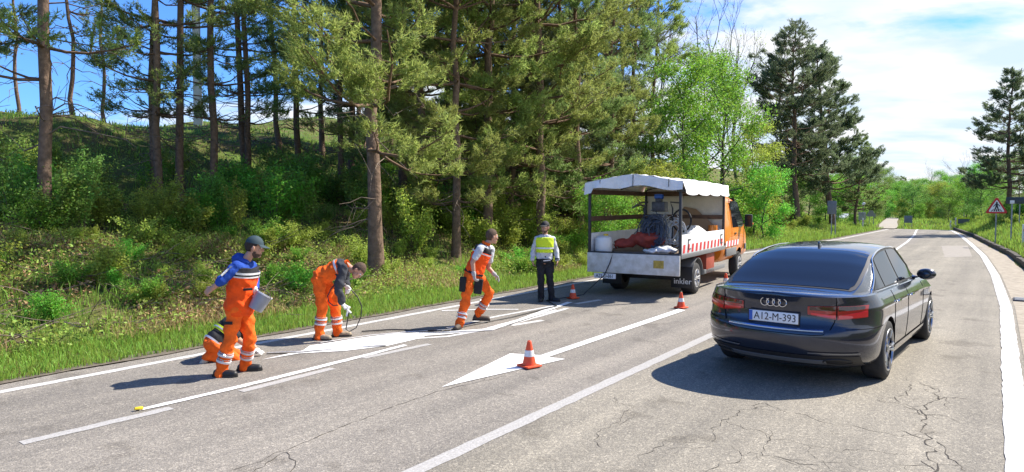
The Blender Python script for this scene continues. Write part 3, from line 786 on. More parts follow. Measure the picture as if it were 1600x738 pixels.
plant_tree('t', 'bright2', on_ground(1105, 42, -.1), M_leaf_d, "deep green tree filling the gap behind the bright green tree", None, 1.25)
plant_tree('t', 'bush', on_ground(1010, 25, -.1), M_leaf_y, "yellow green bush behind the open side of the truck bed", None, 0.62)
plant_tree('t', 'bush', on_ground(950, 22.5, -.1), M_leaf_b, "green bush under the pines left of the truck bed", None, 0.5)
plant_tree('p', 'solo', on_ground(1245, 46, -.1), M_pine_d, "tall dark roadside pine with a bare reddish lower trunk right of the truck", None, 1.0, 2.2)
plant_tree('p', 'solo2', on_ground(1303, 50, -.1), M_pine_d, "shorter dark pine close behind the tall roadside pine", None, 1.28, 0.3)
plant_tree('p', 'dense', on_ground(1215, 54, -.1), M_pine_d, "dark pine half hidden behind the tall roadside pine's left side", None, 0.95)
plant_tree('p', 'solo2', on_ground(1338, 56, -.1), M_pine_m, "small olive pine right of the tall roadside pines", None, 0.72)
plant_tree('t', 'bush', on_ground(1225, 50, -.1), M_leaf_d, "dark green bush behind the tall roadside pine's trunk", None, 0.8)
plant_tree('t', 'bush', on_ground(1290, 55, -.1), M_leaf_b, "bright bush behind the grey sign back at the left verge", None, 0.75)
plant_tree('t', 'bush', on_ground(1262, 60, -.1), M_leaf_d, "deep green bush in the gap between the roadside pines", None, 1.0)
plant_tree('t', 'bush', on_ground(1345, 66, -.1), M_leaf_b, "domed bright bush above the cluster of small grey signs", None, 0.95)
plant_tree('t', 'bright2', on_ground(1368, 84, -.1), M_leaf_d, "rounded dark tree left of the pale side road", None, 0.82)
plant_tree('t', 'bright2', on_ground(1325, 78, -.1), M_leaf_d, "deep green tree behind the small signs on the left verge", None, 0.95)
# --- far trees beyond the junction
far = [(1395, 125, 'bright2', 'd', .95), (1412, 140, 'solo2', 'm', .75), (1430, 132, 'bright2', 'd', .85), (1450, 140, 'bare2', 'y', .95), (1470, 130, 'bright', 'b', .8), (1492, 138, 'bare', 'y', .85), (1515, 128, 'bright2', 'd', .95), (1380, 150, 'bright', 'd', 1.0), (1445, 118, 'bush', 'b', 1.0), (1420, 110, 'bush', 'y', .85), (1465, 104, 'bush', 'b', 1.0), (1440, 96, 'bush', 'd', .75), (1480, 90, 'bush', 'b', .85), (1500, 98, 'bright2', 'y', .7), (1405, 118, 'bush', 'd', .9), (1540, 120, 'bright', 'd', .9), (1600, 130, 'bright', 'd', 1.0), (1640, 110, 'bright2', 'd', 1.1), (1570, 140, 'bright', 'd', 1.0), (1350, 140, 'bright', 'd', 1.1), (1310, 130, 'bright2', 'd', 1.1)]
far += [(1385 + 8.2 * i, 92 + 9 * ((i * 7) % 5), 'bush', 'bdyb'[i % 4], .82 + .07 * ((i * 5) % 4)) for i in range(22)] + [(1388 + 13 * i, 112 + 7 * ((i * 3) % 4), 'bright2', 'dbd'[i % 3], .8) for i in range(14)]
far += [(1400 + 9 * i, 88 + 5 * ((i * 5) % 4), 'bush', 'bydb'[i % 4], .40 + .05 * ((i * 3) % 4)) for i in range(12) if not 1385 < 1400 + 9 * i < 1407]
LM = {'b': M_leaf_b, 'y': M_leaf_y, 'd': M_leaf_d, 'm': M_pine_m}
LML = {'b': "bright green bushy tree in the far thicket beyond the junction", 'y': "pale yellowish tree with thin foliage in the far thicket", 'd': "deep green tree in the far thicket beyond the junction", 'm': "small olive pine rising from the far thicket"}
for px, Y, v, k, sc in far:
    p = on_ground(px, Y, -.1)
    plant_tree('t', v, p, LM[k], LML[k], "trees of the thicket beyond the junction", sc * rt.uniform(.92, 1.08))
# --- right-hand bank
plant_tree('p', 'solo2', on_ground(1566, 44, -.1), M_pine_d, "dark wide pine on the right-hand bank behind the warning sign", None, 0.89, 1.9)
for px, Y, v, k, sc, lab in [(1510, 60, 'bush', 'b', .72, "bright green bush on the right bank behind the yellow-framed board"), (1535, 52, 'bush', 'd', .62, "dark green bush on the right bank left of the warning sign"), (1483, 74, 'bush', 'd', .7, "deep green bush at the bend's right-hand end"), (1590, 56, 'bright2', 'd', .6, "deep green tree behind the right-hand pine's trunk"), (1552, 66, 'bright2', 'b', .62, "tall bright bush between the warning sign and far thicket"),
                                (1630, 50, 'bright', 'd', .6, "dark tree at the right edge behind the dark signboard"), (1520, 84, 'bright', 'b', .62, "light green tree far behind the yellow-framed board")]:
    plant_tree('t', v, on_ground(px, Y, -.1), LM[k], lab, None, sc)

# --- shrubs on the banks
SH = [shrub(31, 1.3, 0.6, 9, 2600, (0.045, 0.085)), shrub(32, 1.0, 0.75, 12, 2800, (0.04, 0.075)), shrub(33, 1.7, 0.65, 8, 3000, (0.045, 0.09), 0.4), shrub(34, 0.75, 0.7, 12, 2400, (0.035, 0.07)), shrub(35, 2.1, 0.6, 6, 1600, (0.05, 0.09), 0.22)]
SHM = {}
def shrub_mesh(i, m):
    k = (i, m.name)
    if k not in SHM:
        pass
    if not SH[i].materials: SH[i].materials.append(m); SH[i].materials.append(M_bark_g)
    return SH[i]
SLAB = {'y': "yellow green leafy shrub on the sunny lower bank above the verge", 'b': "fresh green leafy shrub among the pine trunks", 'd': "deep green leafy shrub in the shade of the pines"}
def put_shrub(s, t, k, i, sc, lab=None, grp=None):
    X, Y = to_xy(s, t); z = float(terrain(s, t))
    o = link("leafy_shrub", shrub_mesh(i, LM[k])); o.material_slots[0].link = 'OBJECT'; o.material_slots[0].material = LM[k]; o.location = (X, Y, z - 0.03); o.rotation_euler = (rt.uniform(-.08, .08), rt.uniform(-.08, .08), rt.uniform(0, 6.28)); o.scale = (sc * rt.uniform(.9, 1.25), sc * rt.uniform(.9, 1.25), sc)
    tag(o, lab or SLAB[k], "shrub", grp or {'y': "shrubs on the sunny lower bank", 'b': "green shrubs among the pine trunks", 'd': "shaded shrubs under the pines"}[k])
rs = random.Random(17)
cnt = 0
while cnt < 285:
    n = rs.choice((rs.uniform(1.3, 4.5), rs.uniform(2, 7), rs.uniform(3, 10), rs.uniform(4, 12.5))); t = rs.uniform(1, 52); s = float(sL(t)) - 0.42 - n
    X, Y = to_xy(s, t)
    if Y < 5: continue
    px = 800 + X / Y * F
    if not (-60 < px < 1290): continue
    if n < 2.2 and rs.random() < 0.35: continue
    k = rs.choice('yyyb') if n < 5.5 else rs.choice('bdyby') if n < 9 else rs.choice('ddb')
    i = rs.choice((1, 3, 3, 0)) if n < 3.4 else rs.choice((0, 1, 2, 4, 2)); sc = rs.uniform(0.45, 0.8) if n < 3.4 else rs.uniform(0.75, 1.3)
    if 880 < px < 1230 and n < 4: sc *= 0.7
    if px < 520 and n < 5.5:
        i = rs.choice((1, 3, 3)); sc = rs.uniform(0.4, 0.75)
        i = rs.choice((1, 3, 0))
        if rs.random() < .25: continue
    elif px < 520 and n < 8: i = rs.choice((0, 4, 4, 1)); sc *= 0.8
    if px > 1150 and n < 2.6: continue
    land = ['near the left end of the wood', 'left of the man with the bucket', 'behind the man with the bucket', 'behind the bending worker', 'beside the big pine', 'behind the striding worker', 'behind the traffic officer', 'behind the truck', 'along the verge beyond the truck'][int(np.searchsorted([150, 320, 470, 570, 680, 790, 900, 1180], px))]
    put_shrub(s, t, k, i, sc, {'y': 'yellow green', 'b': 'fresh green', 'd': 'deep green'}[k] + (' low' if n < 4 else '') + ' leafy shrub ' + ('at the bank foot ' if n < 4 else 'on the lower bank ' if n < 8 else 'high on the bank ') + land); cnt += 1
for _ in range(150):
    t = rs.uniform(1, 34); n = rs.uniform(1.5, 6) if _ % 2 else rs.uniform(5.5, 13); s = float(sL(t)) - 0.42 - n; X, Y = to_xy(s, t)
    px = 800 + X / max(Y, 1) * F
    if Y < 5 or not (-40 < px < 700): continue
    k = rs.choice('yyb') if n < 6 else rs.choice('bybd'); i = rs.choice((0, 1, 3)) if n < 6 else rs.choice((0, 4, 2))
    land = ['near the left end of the wood', 'left of the man with the bucket', 'behind the man with the bucket', 'behind the bending worker', 'beside the big pine', 'behind the striding worker'][int(np.searchsorted([150, 320, 470, 570, 680], px))]
    put_shrub(s, t, k, i, rs.uniform(.45, .75) if n < 6 else rs.uniform(.7, 1.0), {'y': 'yellow green', 'b': 'fresh green', 'd': 'deep green'}[k] + (' low' if n < 4 else '') + ' leafy shrub ' + ('at the bank foot ' if n < 4 else 'on the lower bank ' if n < 8 else 'high on the bank ') + land)
for _ in range(42):
    t = rs.uniform(30, 62); m = rs.choice((rs.uniform(1.3, 4), rs.uniform(3, 8))); s = float(sK(t)) + 0.16 + m
    put_shrub(s, t, rs.choice('bbyd'), rs.choice((0, 1, 3, 3)), rs.uniform(0.55, 0.95), "low green shrub on the right-hand bank above the kerb", "shrubs on the right-hand bank")
# --- grass and ground cover: blades and leaves nobody could count
def scatter(N, fn, rng):
    s, t = fn(N, rng); z = terrain(s, t); X, Y = to_xy(s, t); return np.column_stack([X, Y, z])
def blades(P, rng, h, w, lean=0.45):
    N = len(P); az = rng.uniform(0, 6.283, N); H_ = rng.uniform(*h, N)[:, None]; d = np.column_stack([np.cos(az), np.sin(az), np.zeros(N)])
    a2 = rng.uniform(0, 6.283, N); s = np.column_stack([np.cos(a2), np.sin(a2), np.zeros(N)]) * (w * rng.uniform(.6, 1.3, N))[:, None]
    ln = rng.uniform(0.1, lean, (N, 1)); up = np.array([0, 0, 1.0])
    m = P + up * H_ * 0.55 + d * H_ * ln * 0.35; tip = P + up * H_ * (1 - 0.3 * ln) + d * H_ * ln * 1.1
    V = np.stack([P - s, P + s, m + s * .75, m - s * .75, tip], 1).reshape(-1, 3); b0 = np.arange(N)[:, None] * 5
    T = np.concatenate([b0 + np.array([0, 1, 2]), b0 + np.array([0, 2, 3]), b0 + np.array([3, 2, 4])], 1).reshape(-1, 3)
    return V, T
rg = np.random.default_rng(5)
def near_left(n0, n1, t0, t1, pw=1.0):
    def fn(N, r):
        t = t0 + (t1 - t0) * r.uniform(0, 1, N) ** 1.35; n = n0 + (n1 - n0) * r.uniform(0, 1, N) ** pw
        return sL(t) - 0.42 - n, t
    return fn
def patchy(P, thr, sc=0.9):
    v = np.sin(P[:, 0] * 1.7 * sc + 1.3 * np.sin(P[:, 1] * .9 * sc)) + np.sin(P[:, 1] * 1.3 * sc + 2 * np.sin(P[:, 0] * .6 * sc)); return v > thr
parts_v, parts_t, k = [], [], 0
def acc(VT):
    global k
    parts_v.append(VT[0]); parts_t.append(VT[1] + k); k += len(VT[0])
acc(blades(scatter(34000, near_left(0.02, 1.3, 0, 24), rg), rg, (0.05, 0.15), 0.006))
acc(blades(scatter(12000, near_left(0.8, 3.0, 0, 30), rg), rg, (0.08, 0.24), 0.007))
acc(blades(scatter(22000, near_left(0.02, 4.5, 20, 62, 1.2), rg), rg, (0.12, 0.34), 0.014))
P = scatter(30000, near_left(2.5, 15, 0, 45), rg); acc(blades(P[patchy(P, -0.2)], rg, (0.12, 0.36), 0.010))
def field_fn(N, r):
    t = r.uniform(62.6, 125, N); return r.uniform(-13, 4, N), t
P = scatter(15000, field_fn, rg); _s, _t = to_st(P[:, 0], P[:, 1]); _pl = np.interp(_t, [60, 72, 99, 125], [-7.9, -9.2, -11.8, -15]); _pr = np.interp(_t, [60, 72, 99, 125], [-6.3, -7.2, -9.9, -12.8]); acc(blades(P[(_s < _pl) | (_s > _pr)], rg, (0.12, 0.42), 0.035))
def right_fn(m0, m1, t0, t1):
    def fn(N, r):
        t = r.uniform(t0, t1, N); return sK(t) + 0.20 + (m1 - m0) * r.uniform(0, 1, N) ** 1.3 + m0, t
    return fn
acc(blades(scatter(24000, right_fn(0.0, 5, 22, 64), rg), rg, (0.10, 0.34), 0.015))
P = scatter(9000, near_left(0.5, 14, 60, 120), rg); _s, _t = to_st(P[:, 0], P[:, 1]); acc(blades(P[(_s < np.interp(_t, [60, 72, 99, 125], [-7.9, -9.2, -11.8, -15])) | (_t > 105)], rg, (0.2, 0.5), 0.04))
P = scatter(22000, near_left(14, 40, 2, 48), rg); acc(blades(P, rg, (0.10, 0.24), 0.022))
gm = np_mesh("grass", np.concatenate(parts_v), np.concatenate(parts_t))
tag(link("grass", gm, None, M_grass), "green grass along the verges and over the bank", "grass", kind='stuff')
P = scatter(60000, near_left(1.0, 9, 0, 34, 1.3), rg); P = P[patchy(P, 0.35, 0.75)]
dm = np_mesh("dry_grass", *blades(P, rg, (0.08, 0.30), 0.006, 1.3))
tag(link("dry_grass", dm, None, M_straw), "straw coloured dry grass patches on the sunny bank", "dry grass", kind='stuff')
P = np.concatenate([scatter(95000, near_left(1.4, 17.5, 0, 50), rg), scatter(40000, near_left(1.0, 5.5, 0, 30), rg)]); P = P[patchy(P, -1.0, 0.8) & ~(patchy(P, 0.75, 0.62) & (rg.uniform(0, 1, len(P)) < .75))]; P[:, 2] += rg.uniform(0.02, 0.34, len(P)) ** 1.5 * 1.4
Pl = scatter(60000, near_left(1.2, 12, 0, 40, 1.2), rg); Pl = np.concatenate([Pl[patchy(Pl, 0.55, 0.62)], (lambda q: q[patchy(q, 0.1, 1.3)])(scatter(22000, near_left(1.3, 5.2, 0, 10), rg))]); Pl[:, 2] += rg.uniform(0.0, 0.16, len(Pl))
lm_ = np_mesh("leaf_litter", *leaves(Pl, rg, (0.03, 0.08), up=1.5)); tag(link("leaf_litter", lm_, None, leaf_mat("dead_leaves", (0.34, 0.22, 0.11), 0.05, 0.5, 1.4, trans=0.1)), "brown dead leaves and bracken lying on the bank", "leaf litter", kind='stuff')
tv_ = []
for _ in range(620):
    n_ = rs.uniform(1.4, 12) if _ < 420 else rs.uniform(1.3, 4.5); t_ = rs.uniform(1, 40) if _ < 420 else rs.uniform(2.5, 9); s_ = float(sL(t_)) - .42 - n_; X_, Y_ = to_xy(s_, t_); z_ = float(terrain(s_, t_)); a_ = rs.uniform(0, 6.28); l_ = rs.uniform(.3, 1.3); e_ = rs.uniform(0, .5)
    q_ = np.linspace(0, 1, 5)[:, None]; tv_.append((np.array([X_, Y_, z_ + .05]) + np.array([math.cos(a_), math.sin(a_), e_]) * l_ * q_ + np.cumsum(rg.normal(0, .03, (5, 3)), 0), np.linspace(.009, .003, 5)))
tm_ = np_mesh("fallen_twigs", *np_tubes(tv_, 4)); tag(link("fallen_twigs", tm_, None, M_twig), "pale dead twigs scattered over the bank", "twigs", kind='stuff')
cm = np_mesh("ground_cover", *leaves(P, rg, (0.035, 0.085), up=1.2))
tag(link("ground_cover", cm, None, M_cover), "low leafy plants covering the bank under the pines", "ground cover", kind='stuff')
# ------------------------------------------------------------------ vehicles
M_paint = mat("dark_car_paint", (0.021, 0.027, 0.047), 0.26, metal=0.5, coat=1.0, spec=0.5)
M_glass = mat("tinted_glass", (0.010, 0.012, 0.016), 0.05, spec=0.32)
M_black = mat("black_plastic", (0.016, 0.016, 0.018), 0.55, var=0.15, scale=30)
M_gap = mat("panel_gap", (0.004, 0.004, 0.005), 0.9, spec=0.1)
M_rubber = mat("tyre_rubber", (0.022, 0.022, 0.023), 0.85, var=0.25, scale=12, bump_s=0.2, bump_scale=60)
M_alloy = mat("alloy_wheel", (0.42, 0.43, 0.45), 0.32, metal=0.9)
M_chrome = mat("chrome", (0.75, 0.76, 0.78), 0.12, metal=1.0)
M_tail = mat("tail_lamp_red", (0.38, 0.010, 0.014), 0.12, coat=1.0)
M_tail_b = mat("tail_lamp_bright", (0.75, 0.018, 0.03), 0.15, coat=1.0)
M_tail_d = mat("tail_lamp_smoke", (0.045, 0.006, 0.008), 0.08, coat=1.0)
M_plate = mat("plate_white", (0.78, 0.79, 0.80), 0.4)
M_plate_b = mat("plate_blue", (0.02, 0.10, 0.45), 0.4)
M_ink = mat("plate_ink", (0.012, 0.012, 0.014), 0.5)
M_arch = mat("wheel_well", (0.008, 0.008, 0.009), 0.95, spec=0.1)
M_grey_trim = mat("diffuser_grey", (0.20, 0.205, 0.215), 0.35, metal=0.4)

def wheel_parts(root, c, side, R=0.335, wd=0.235, rim_r=0.235, spokes=5, rim_m=M_alloy, inner=0.03):
    """wheel centred at c, outer face towards side*x"""
    ax = (side, 0, 0); b = MB(); h = wd / 2
    b.lathe([(rim_r - .005, -h), (rim_r + .02, -h - .004), (R - .02, -h + .01), (R - .004, -h + .035), (R, -h + .05), (R, h - .05), (R - .004, h - .035), (R - .02, h - .01), (rim_r + .02, h + .004), (rim_r - .005, h)], 36, (0, 0, 0), ax, close=True)
    w = empty("wheel", c); w.parent = root
    b.build("tyre", M_rubber, w, angle=50)
    r = MB()
    r.lathe([(rim_r, h), (rim_r - .012, h + .002), (rim_r - .022, h - .02), (rim_r - .03, -h * .6), (0.02, -h * .6), (0.0, -h * .6)], 32, (0, 0, 0), ax, mi=1)
    r.lathe([(rim_r + .004, h), (rim_r + .002, h + .006), (rim_r - .014, h + .006), (rim_r - .02, h - .012), (rim_r - .012, h - .03)], 32, (0, 0, 0), ax)
    r.lathe([(0.055, h - .05), (0.06, h - .012), (0.045, h - .002), (0.0, h)], 20, (0, 0, 0), ax)
    for k in range(spokes):
        for da in (-0.16, 0.16):
            a = 2 * math.pi * k / spokes + da; a0 = 2 * math.pi * k / spokes + da * 1.1
            p0 = Vector((side * (h - .02 - inner * .2), math.cos(a0) * .045, math.sin(a0) * .045)); p1 = Vector((side * (h - .004), math.cos(a) * (rim_r - .012), math.sin(a) * (rim_r - .012)))
            r.tube([p0, p0.lerp(p1, .5) + Vector((side * .004, 0, 0)), p1], [.020, .017, .020], 6)
    r.build("rim", [rim_m, M_arch], w, angle=40)
    return w

def build_car(loc, rz):
    root = empty("parked_car", loc, rz)
    W0 = [(.18, .78), (.22, .86), (.28, .895), (.36, .915), (.50, .928), (.62, .935), (.74, .936), (.815, .934), (.85, .938), (.885, .922), (.94, .898), (1.0, .862)]
    YR = [(.18, -.78), (.22, -.87), (.27, -.98), (.33, -1.065), (.42, -1.12), (.52, -1.135), (.60, -1.132), (.645, -1.115), (.665, -1.085), (.70, -1.07), (.80, -1.055), (.90, -1.062), (.95, -1.085), (.985, -1.105), (1.0, -1.09)]
    YF = [(.18, 3.55), (.3, 3.74), (.5, 3.80), (.7, 3.76), (.85, 3.66), (1.0, 3.45)]
    def wz(z): return ip(z, *zip(*W0))
    def yr(z): return ip(z, *zip(*YR))
    def yf(z): return ip(z, *zip(*YF))
    def ztop(y): return ip(y, [-1.12, -1.0, -.45, .5, 1.6, 2.35, 3.0, 3.5, 3.85], [.985, .99, 1.0, .985, .965, .945, .90, .82, .70])
    Rr, pr = .75, 2.3
    def outline(z, u):
        """u in 0..1 from rear centre round the right side to the front centre"""
        w = wz(z)
        if u < .40:
            a = u / .40 * math.pi / 2; return w * math.sin(a) ** (2 / pr), yr(z) + Rr - Rr * abs(math.cos(a)) ** (2 / pr)
        if u < .70:
            k = (u - .40) / .30; y0, y1 = yr(z) + Rr, yf(z) - .9
            return w, y0 + (y1 - y0) * k
        a = (1 - (u - .70) / .30) * math.pi / 2; return w * max(0, math.sin(a)) ** (2 / 2.4), yf(z) - .9 + .9 * abs(math.cos(a)) ** (2 / 2.4)
    def body_pt(z, u, off=0.0):
        x, y = outline(z, u)
        zt = ztop(y); zz = .18 + (z - .18) / (.985 - .18) * (zt - .18)
        if off:
            e = 1e-3; x1, y1 = outline(z, min(1, u + e)); x0, y0 = outline(z, max(0, u - e)); t = Vector((x1 - x0, y1 - y0, 0))
            if t.length > 1e-9:
                n = Vector((t.y, -t.x, 0)).normalized(); x += n.x * off; y += n.y * off
        return Vector((x, y, zz))
    zs = [.18, .20, .22, .25, .29, .33, .38, .45, .52, .58, .615, .64, .655, .67, .70, .76, .81, .83, .85, .87, .90, .93, .955, .975, .985]
    us = [i / 88 for i in range(89)]
    b = MB()
    ringn = 2 * len(us) - 2
    def ring_pts(fn): 
        R_ = [fn(u) for u in us]; return R_ + [Vector((-p.x, p.y, p.z)) for p in R_[-2:0:-1]]
    rings = [ring_pts(lambda u: Vector((body_pt(.18, u).x * .0, body_pt(.18, u).y * .9 + .1, .19)))]
    rings += [ring_pts(lambda u: Vector((body_pt(.18, u).x * .9, body_pt(.18, u).y * .985 + .02, .18)))]
    rings += [ring_pts(lambda u, z=z: body_pt(z, u)) for z in zs]
    for k, dz in ((.975, .006), (.92, .014), (.75, .024), (.4, .034), (0, .038)):
        rings.append(ring_pts(lambda u, k=k, dz=dz: (lambda p: Vector((p.x * k, p.y + (.012 * (1 - k) if u < .3 else 0), p.z + dz)))(body_pt(.985, u))))
    V = [p for r in rings for p in r]; Fs = []
    for i in range(len(rings) - 1):
        for j in range(ringn): Fs.append((i * ringn + j, i * ringn + (j + 1) % ringn, (i + 1) * ringn + (j + 1) % ringn, (i + 1) * ringn + j))
    b.add(V, Fs)
    body = b.build("body", [M_paint, M_arch], root, angle=32)
    # wheel arches cut out of the body
    cut = MB()
    for y in (0, 2.912):
        for sd_ in (-1, 1): cut.lathe([(0, .58), (.375, .58), (.375, 1.2), (0, 1.2)], 40, (0, y, .335), (sd_, 0, 0), mi=1)
    co = cut.build("cutter", [M_paint, M_arch], root)
    md = body.modifiers.new("b", 'BOOLEAN'); md.object = co; md.operation = 'DIFFERENCE'; md.solver = 'EXACT'
    bpy.context.view_layer.update()
    me = bpy.data.meshes.new_from_object(body.evaluated_get(bpy.context.evaluated_depsgraph_get()))
    body.modifiers.clear(); body.data = me; bpy.data.objects.remove(co)
    me.shade_smooth(); me.set_sharp_from_angle(angle=math.radians(32))
    # greenhouse
    def zr(y): return ip(y, [-.78, -.66, -.5, -.3, 0, .3, .55, .8, 1.15, 1.5, 1.8, 2.05, 2.3, 2.55, 2.75], [1.005, 1.03, 1.085, 1.165, 1.277, 1.364, 1.413, 1.440, 1.455, 1.447, 1.408, 1.315, 1.20, 1.08, .965])
    def wb(y): return ip(y, [-.78, -.4, 0, 1, 2, 2.75], [.70, .775, .822, .838, .83, .74])
    def zb(y): return ztop(y) - .004
    KT = .50
    def side_pt(y, v, off=0.0):
        h = max(zr(y) - zb(y), .02); k = KT * (1 - .10 * v)
        x = wb(y) - k * v * h + off; return Vector((x, y, zb(y) + v * h + off * .5))
    def top_pt(y, x, off=0.0):
        e = side_pt(y, .86); xe = e.x; u = min(1, abs(x) / xe); h = max(zr(y) - zb(y), .02)
        z = e.z + (zr(y) + .012 - e.z) * (1 - u ** 3.2) ** (1 / 1.6)
        return Vector((x, y, z + off))
    b = MB()
    ys = [-.78, -.74, -.66, -.58, -.5, -.4, -.3, -.2, -.1, 0, .1, .2, .3, .42, .55, .68, .8, 1, 1.15, 1.35, 1.5, 1.65, 1.8, 1.92, 2.05, 2.18, 2.3, 2.42, 2.55, 2.66, 2.75]
    vq = [0, .2, .4, .6, .75, .86]; xq = [.97, .9, .8, .65, .45, .22, 0]
    def sec(y):
        L_ = [side_pt(y, v) for v in vq] + [top_pt(y, side_pt(y, .86).x * q) for q in xq]
        L_[0].z -= .05
        return L_ + [Vector((-p.x, p.y, p.z)) for p in L_[-2::-1]]
    S_ = [sec(y) for y in ys]; m = len(S_[0])
    b.add([p for s in S_ for p in s], [(i * m + j, (i + 1) * m + j, (i + 1) * m + j + 1, i * m + j + 1) for i in range(len(ys) - 1) for j in range(m - 1)])
    roof = b.build("roof", M_paint, root, angle=40)
    # rear window with dark band, and windscreen
    def glass(name, y0, y1, inset, mats, off=.006, n=18, fr=0):
        g = MB(); Y_ = lin(y0, y1, n); X_ = lin(-1, 1, 21)
        g.grid(lambda y, q: top_pt(y, q * (side_pt(y, .86).x - inset(y)), off), Y_, X_)
        return g.build(name, mats, root, angle=60)
    glass("rear_window_seal", -.655, .455, lambda y: .012 + .03 * (y < -.6), M_black, .003)
    glass("rear_window", -.625, .425, lambda y: .045 + .02 * (y < -.55), M_glass, .007)
    glass("windscreen", 1.86, 2.66, lambda y: .07, M_glass)
    
    # side windows
    def side_win(name, y0, y1, ct0=0.0, ct1=0.0, off=.006, mirror=1, lo=.07, hi=.86, m_=M_glass, n=12):
        g = MB(); Y_ = lin(y0, y1, n)
        def fn(y, q):
            q0 = (y - y0) / (y1 - y0); h = hi
            v = lo + (h - lo) * q
            yy = y + ct0 * q * (1 - q0) + ct1 * q * q0
            p = side_pt(yy, v, off); return Vector((p.x * mirror, p.y, p.z))
        g.grid(fn, Y_, lin(0, 1, 7)); return g.build(name, m_, root, angle=60)
    for sd_ in (1, -1):
        side_win("window_surround", -.30, 2.44, .56, -.62, .003, sd_, .03, .90, M_black, 26)
        side_win("quarter_window", -.17, .27, .44, .0, .008, sd_)
        side_win("rear_side_window", .31, 1.08, .02, .0, .008, sd_)
        side_win("front_side_window", 1.15, 2.28, 0, -.62, .008, sd_)
        t = MB()
        pts = [side_pt(y, .02, .010) for y in lin(-.30, 2.46, 22)]
        up = [side_pt(lerp_, v_, .008) for lerp_, v_ in [(-.30 + .56 * q, .02 + .90 * q) for q in lin(0, 1, 8)]] + [side_pt(y, .92, .008) for y in lin(.36, 1.75, 12)] + [side_pt(2.46 - .70 * (1 - q), .92 - .9 * q, .008) for q in lin(0.1, 1, 8)]
        for P_ in (pts, up): t.tube([Vector((p.x * sd_, p.y, p.z)) for p in P_], .0085, 6)
        t.build("window_trim", M_chrome, root)
    # body_surface strips: seams
    def seam(pts, r=.0045):
        sm = MB(); sm.tube(pts, r, 5); sm.build("panel_gap", M_gap, root)
    def on_side(y, z, sd_, off=.0):
        # find u for y on right side
        lo_, hi_ = 0, 1
        for _ in range(30):
            mid = (lo_ + hi_) / 2
            if outline(z, mid)[1] < y: lo_ = mid
            else: hi_ = mid
        p = body_pt(z, lo_, off); return Vector((p.x * sd_, p.y, p.z))
    for sd_ in (1, -1):
        seam([on_side(.30 if z > .55 else .30 + (.55 - z) * .55, z, sd_) for z in lin(.30, .97, 14)])
        seam([on_side(1.12, z, sd_) for z in lin(.27, .97, 12)]); seam([on_side(2.22, z, sd_) for z in lin(.27, .95, 12)])
        seam([on_side(y, .27, sd_) for y in lin(.48, 2.22, 8)])
        seam([body_pt(.655, u) if sd_ > 0 else Vector((-body_pt(.655, u).x, body_pt(.655, u).y, body_pt(.655, u).z)) for u in lin(.20, .40, 12)])
    def rear_u(x, z):
        w = wz(z); return .40 * math.asin(min(1, (abs(x) / w)) ** (pr / 2)) / (math.pi / 2)
    def on_rear(x, z, off=0.0):
        p = body_pt(z, rear_u(x, z), off); return Vector((math.copysign(p.x, x) if x else 0, p.y, p.z))
    for sd_ in (1, -1):
        seam([on_rear(sd_ * x, z) for x, z in ((.60, .985), (.60, .93), (.60, .80), (.585, .72), (.56, .655), (.50, .60), (.42, .592))])
    seam([on_rear(x, .592) for x in lin(-.42, .42, 9)])
    # chrome strip over the bumper, emblem, plate
    b = MB(); b.grid(lambda x, q: on_rear(x, .628 + q * .022 + .004 * abs(x), .007 + .004 * (q == .5)), lin(-.50, .50, 15), [0, .5, 1]); b.build("boot_trim", mat("boot_trim_chrome", (0.35, 0.5, 0.8), 0.15, metal=1.0), root)
    b = MB()
    for k in range(4):
        cx = (k - 1.5) * .063; c = on_rear(cx, .905, .012)
        b.tube([c + Vector((math.cos(a) * .042, 0, math.sin(a) * .042)) for a in [2 * math.pi * i / 28 for i in range(28)]], .0062, 6, closed=True)
    b.build("emblem", M_chrome, root)
    pc = on_rear(0, .745, .014); tilt = Matrix.Rotation(math.radians(-4), 4, 'X')
    pl = MB(); pl.box(pc, (.525, .012, .115)); po = pl.build("number_plate", M_plate, root, bevel=.004)
    fr_ = MB(); fr_.box(pc + Vector((0, .008, 0)), (.55, .012, .14)); fr_.build("plate_frame", M_black, po, bevel=.004)
    be = MB(); be.box(pc + Vector((-.242, -.0065, 0)), (.036, .003, .108)); be.build("plate_band", M_plate_b, po)
    M_ = Matrix.Translation(pc + Vector((.018, -.0075, -.002))) @ Matrix.Rotation(math.pi / 2, 4, 'X')
    text_obj("plate_lettering", "A12-M-393", .112, M_ink, po, M_, .0008, sx=.88, bold=0)
    M_ = Matrix.Translation(on_rear(.34, .668, .010)) @ Matrix.Rotation(math.pi / 2, 4, 'X')
    # tail lamps
    for sd_ in (1, -1):
        def lamp(name, x0, x1, z0, z1, z0e, z1e, off, m_, n=14, parent=root):
            g = MB()
            def fn(x, q):
                k = (x - x0) / (x1 - x0); z = (z0 + (z0e - z0) * k) * (1 - q) + (z1 + (z1e - z1) * k) * q
                p = on_rear(x, z, off) if x <= wz(z) * .997 else on_side(yr(z) + .40 + (x - .93) * 6, z, 1, off)
                return Vector((p.x * sd_, p.y, p.z))
            g.grid(fn, lin(x0, x1, n), lin(0, 1, 6), flip=sd_ < 0); return g.build(name, m_, parent, angle=60, solid=-.004)
        l1 = lamp("tail_lamp", .34, .595, .800, .885, .755, .893, .006, M_tail)
        lamp("lamp_strip", .37, .59, .800, .822, .772, .800, .012, M_tail_b, parent=l1)
        lamp("lamp_smoke", .36, .59, .845, .880, .842, .888, .010, M_tail_d, parent=l1)
        l2 = lamp("tail_lamp", .607, .845, .752, .893, .775, .900, .006, M_tail, 22)
        lamp("lamp_strip", .615, .84, .765, .798, .782, .845, .012, M_tail_b, 20, parent=l2)
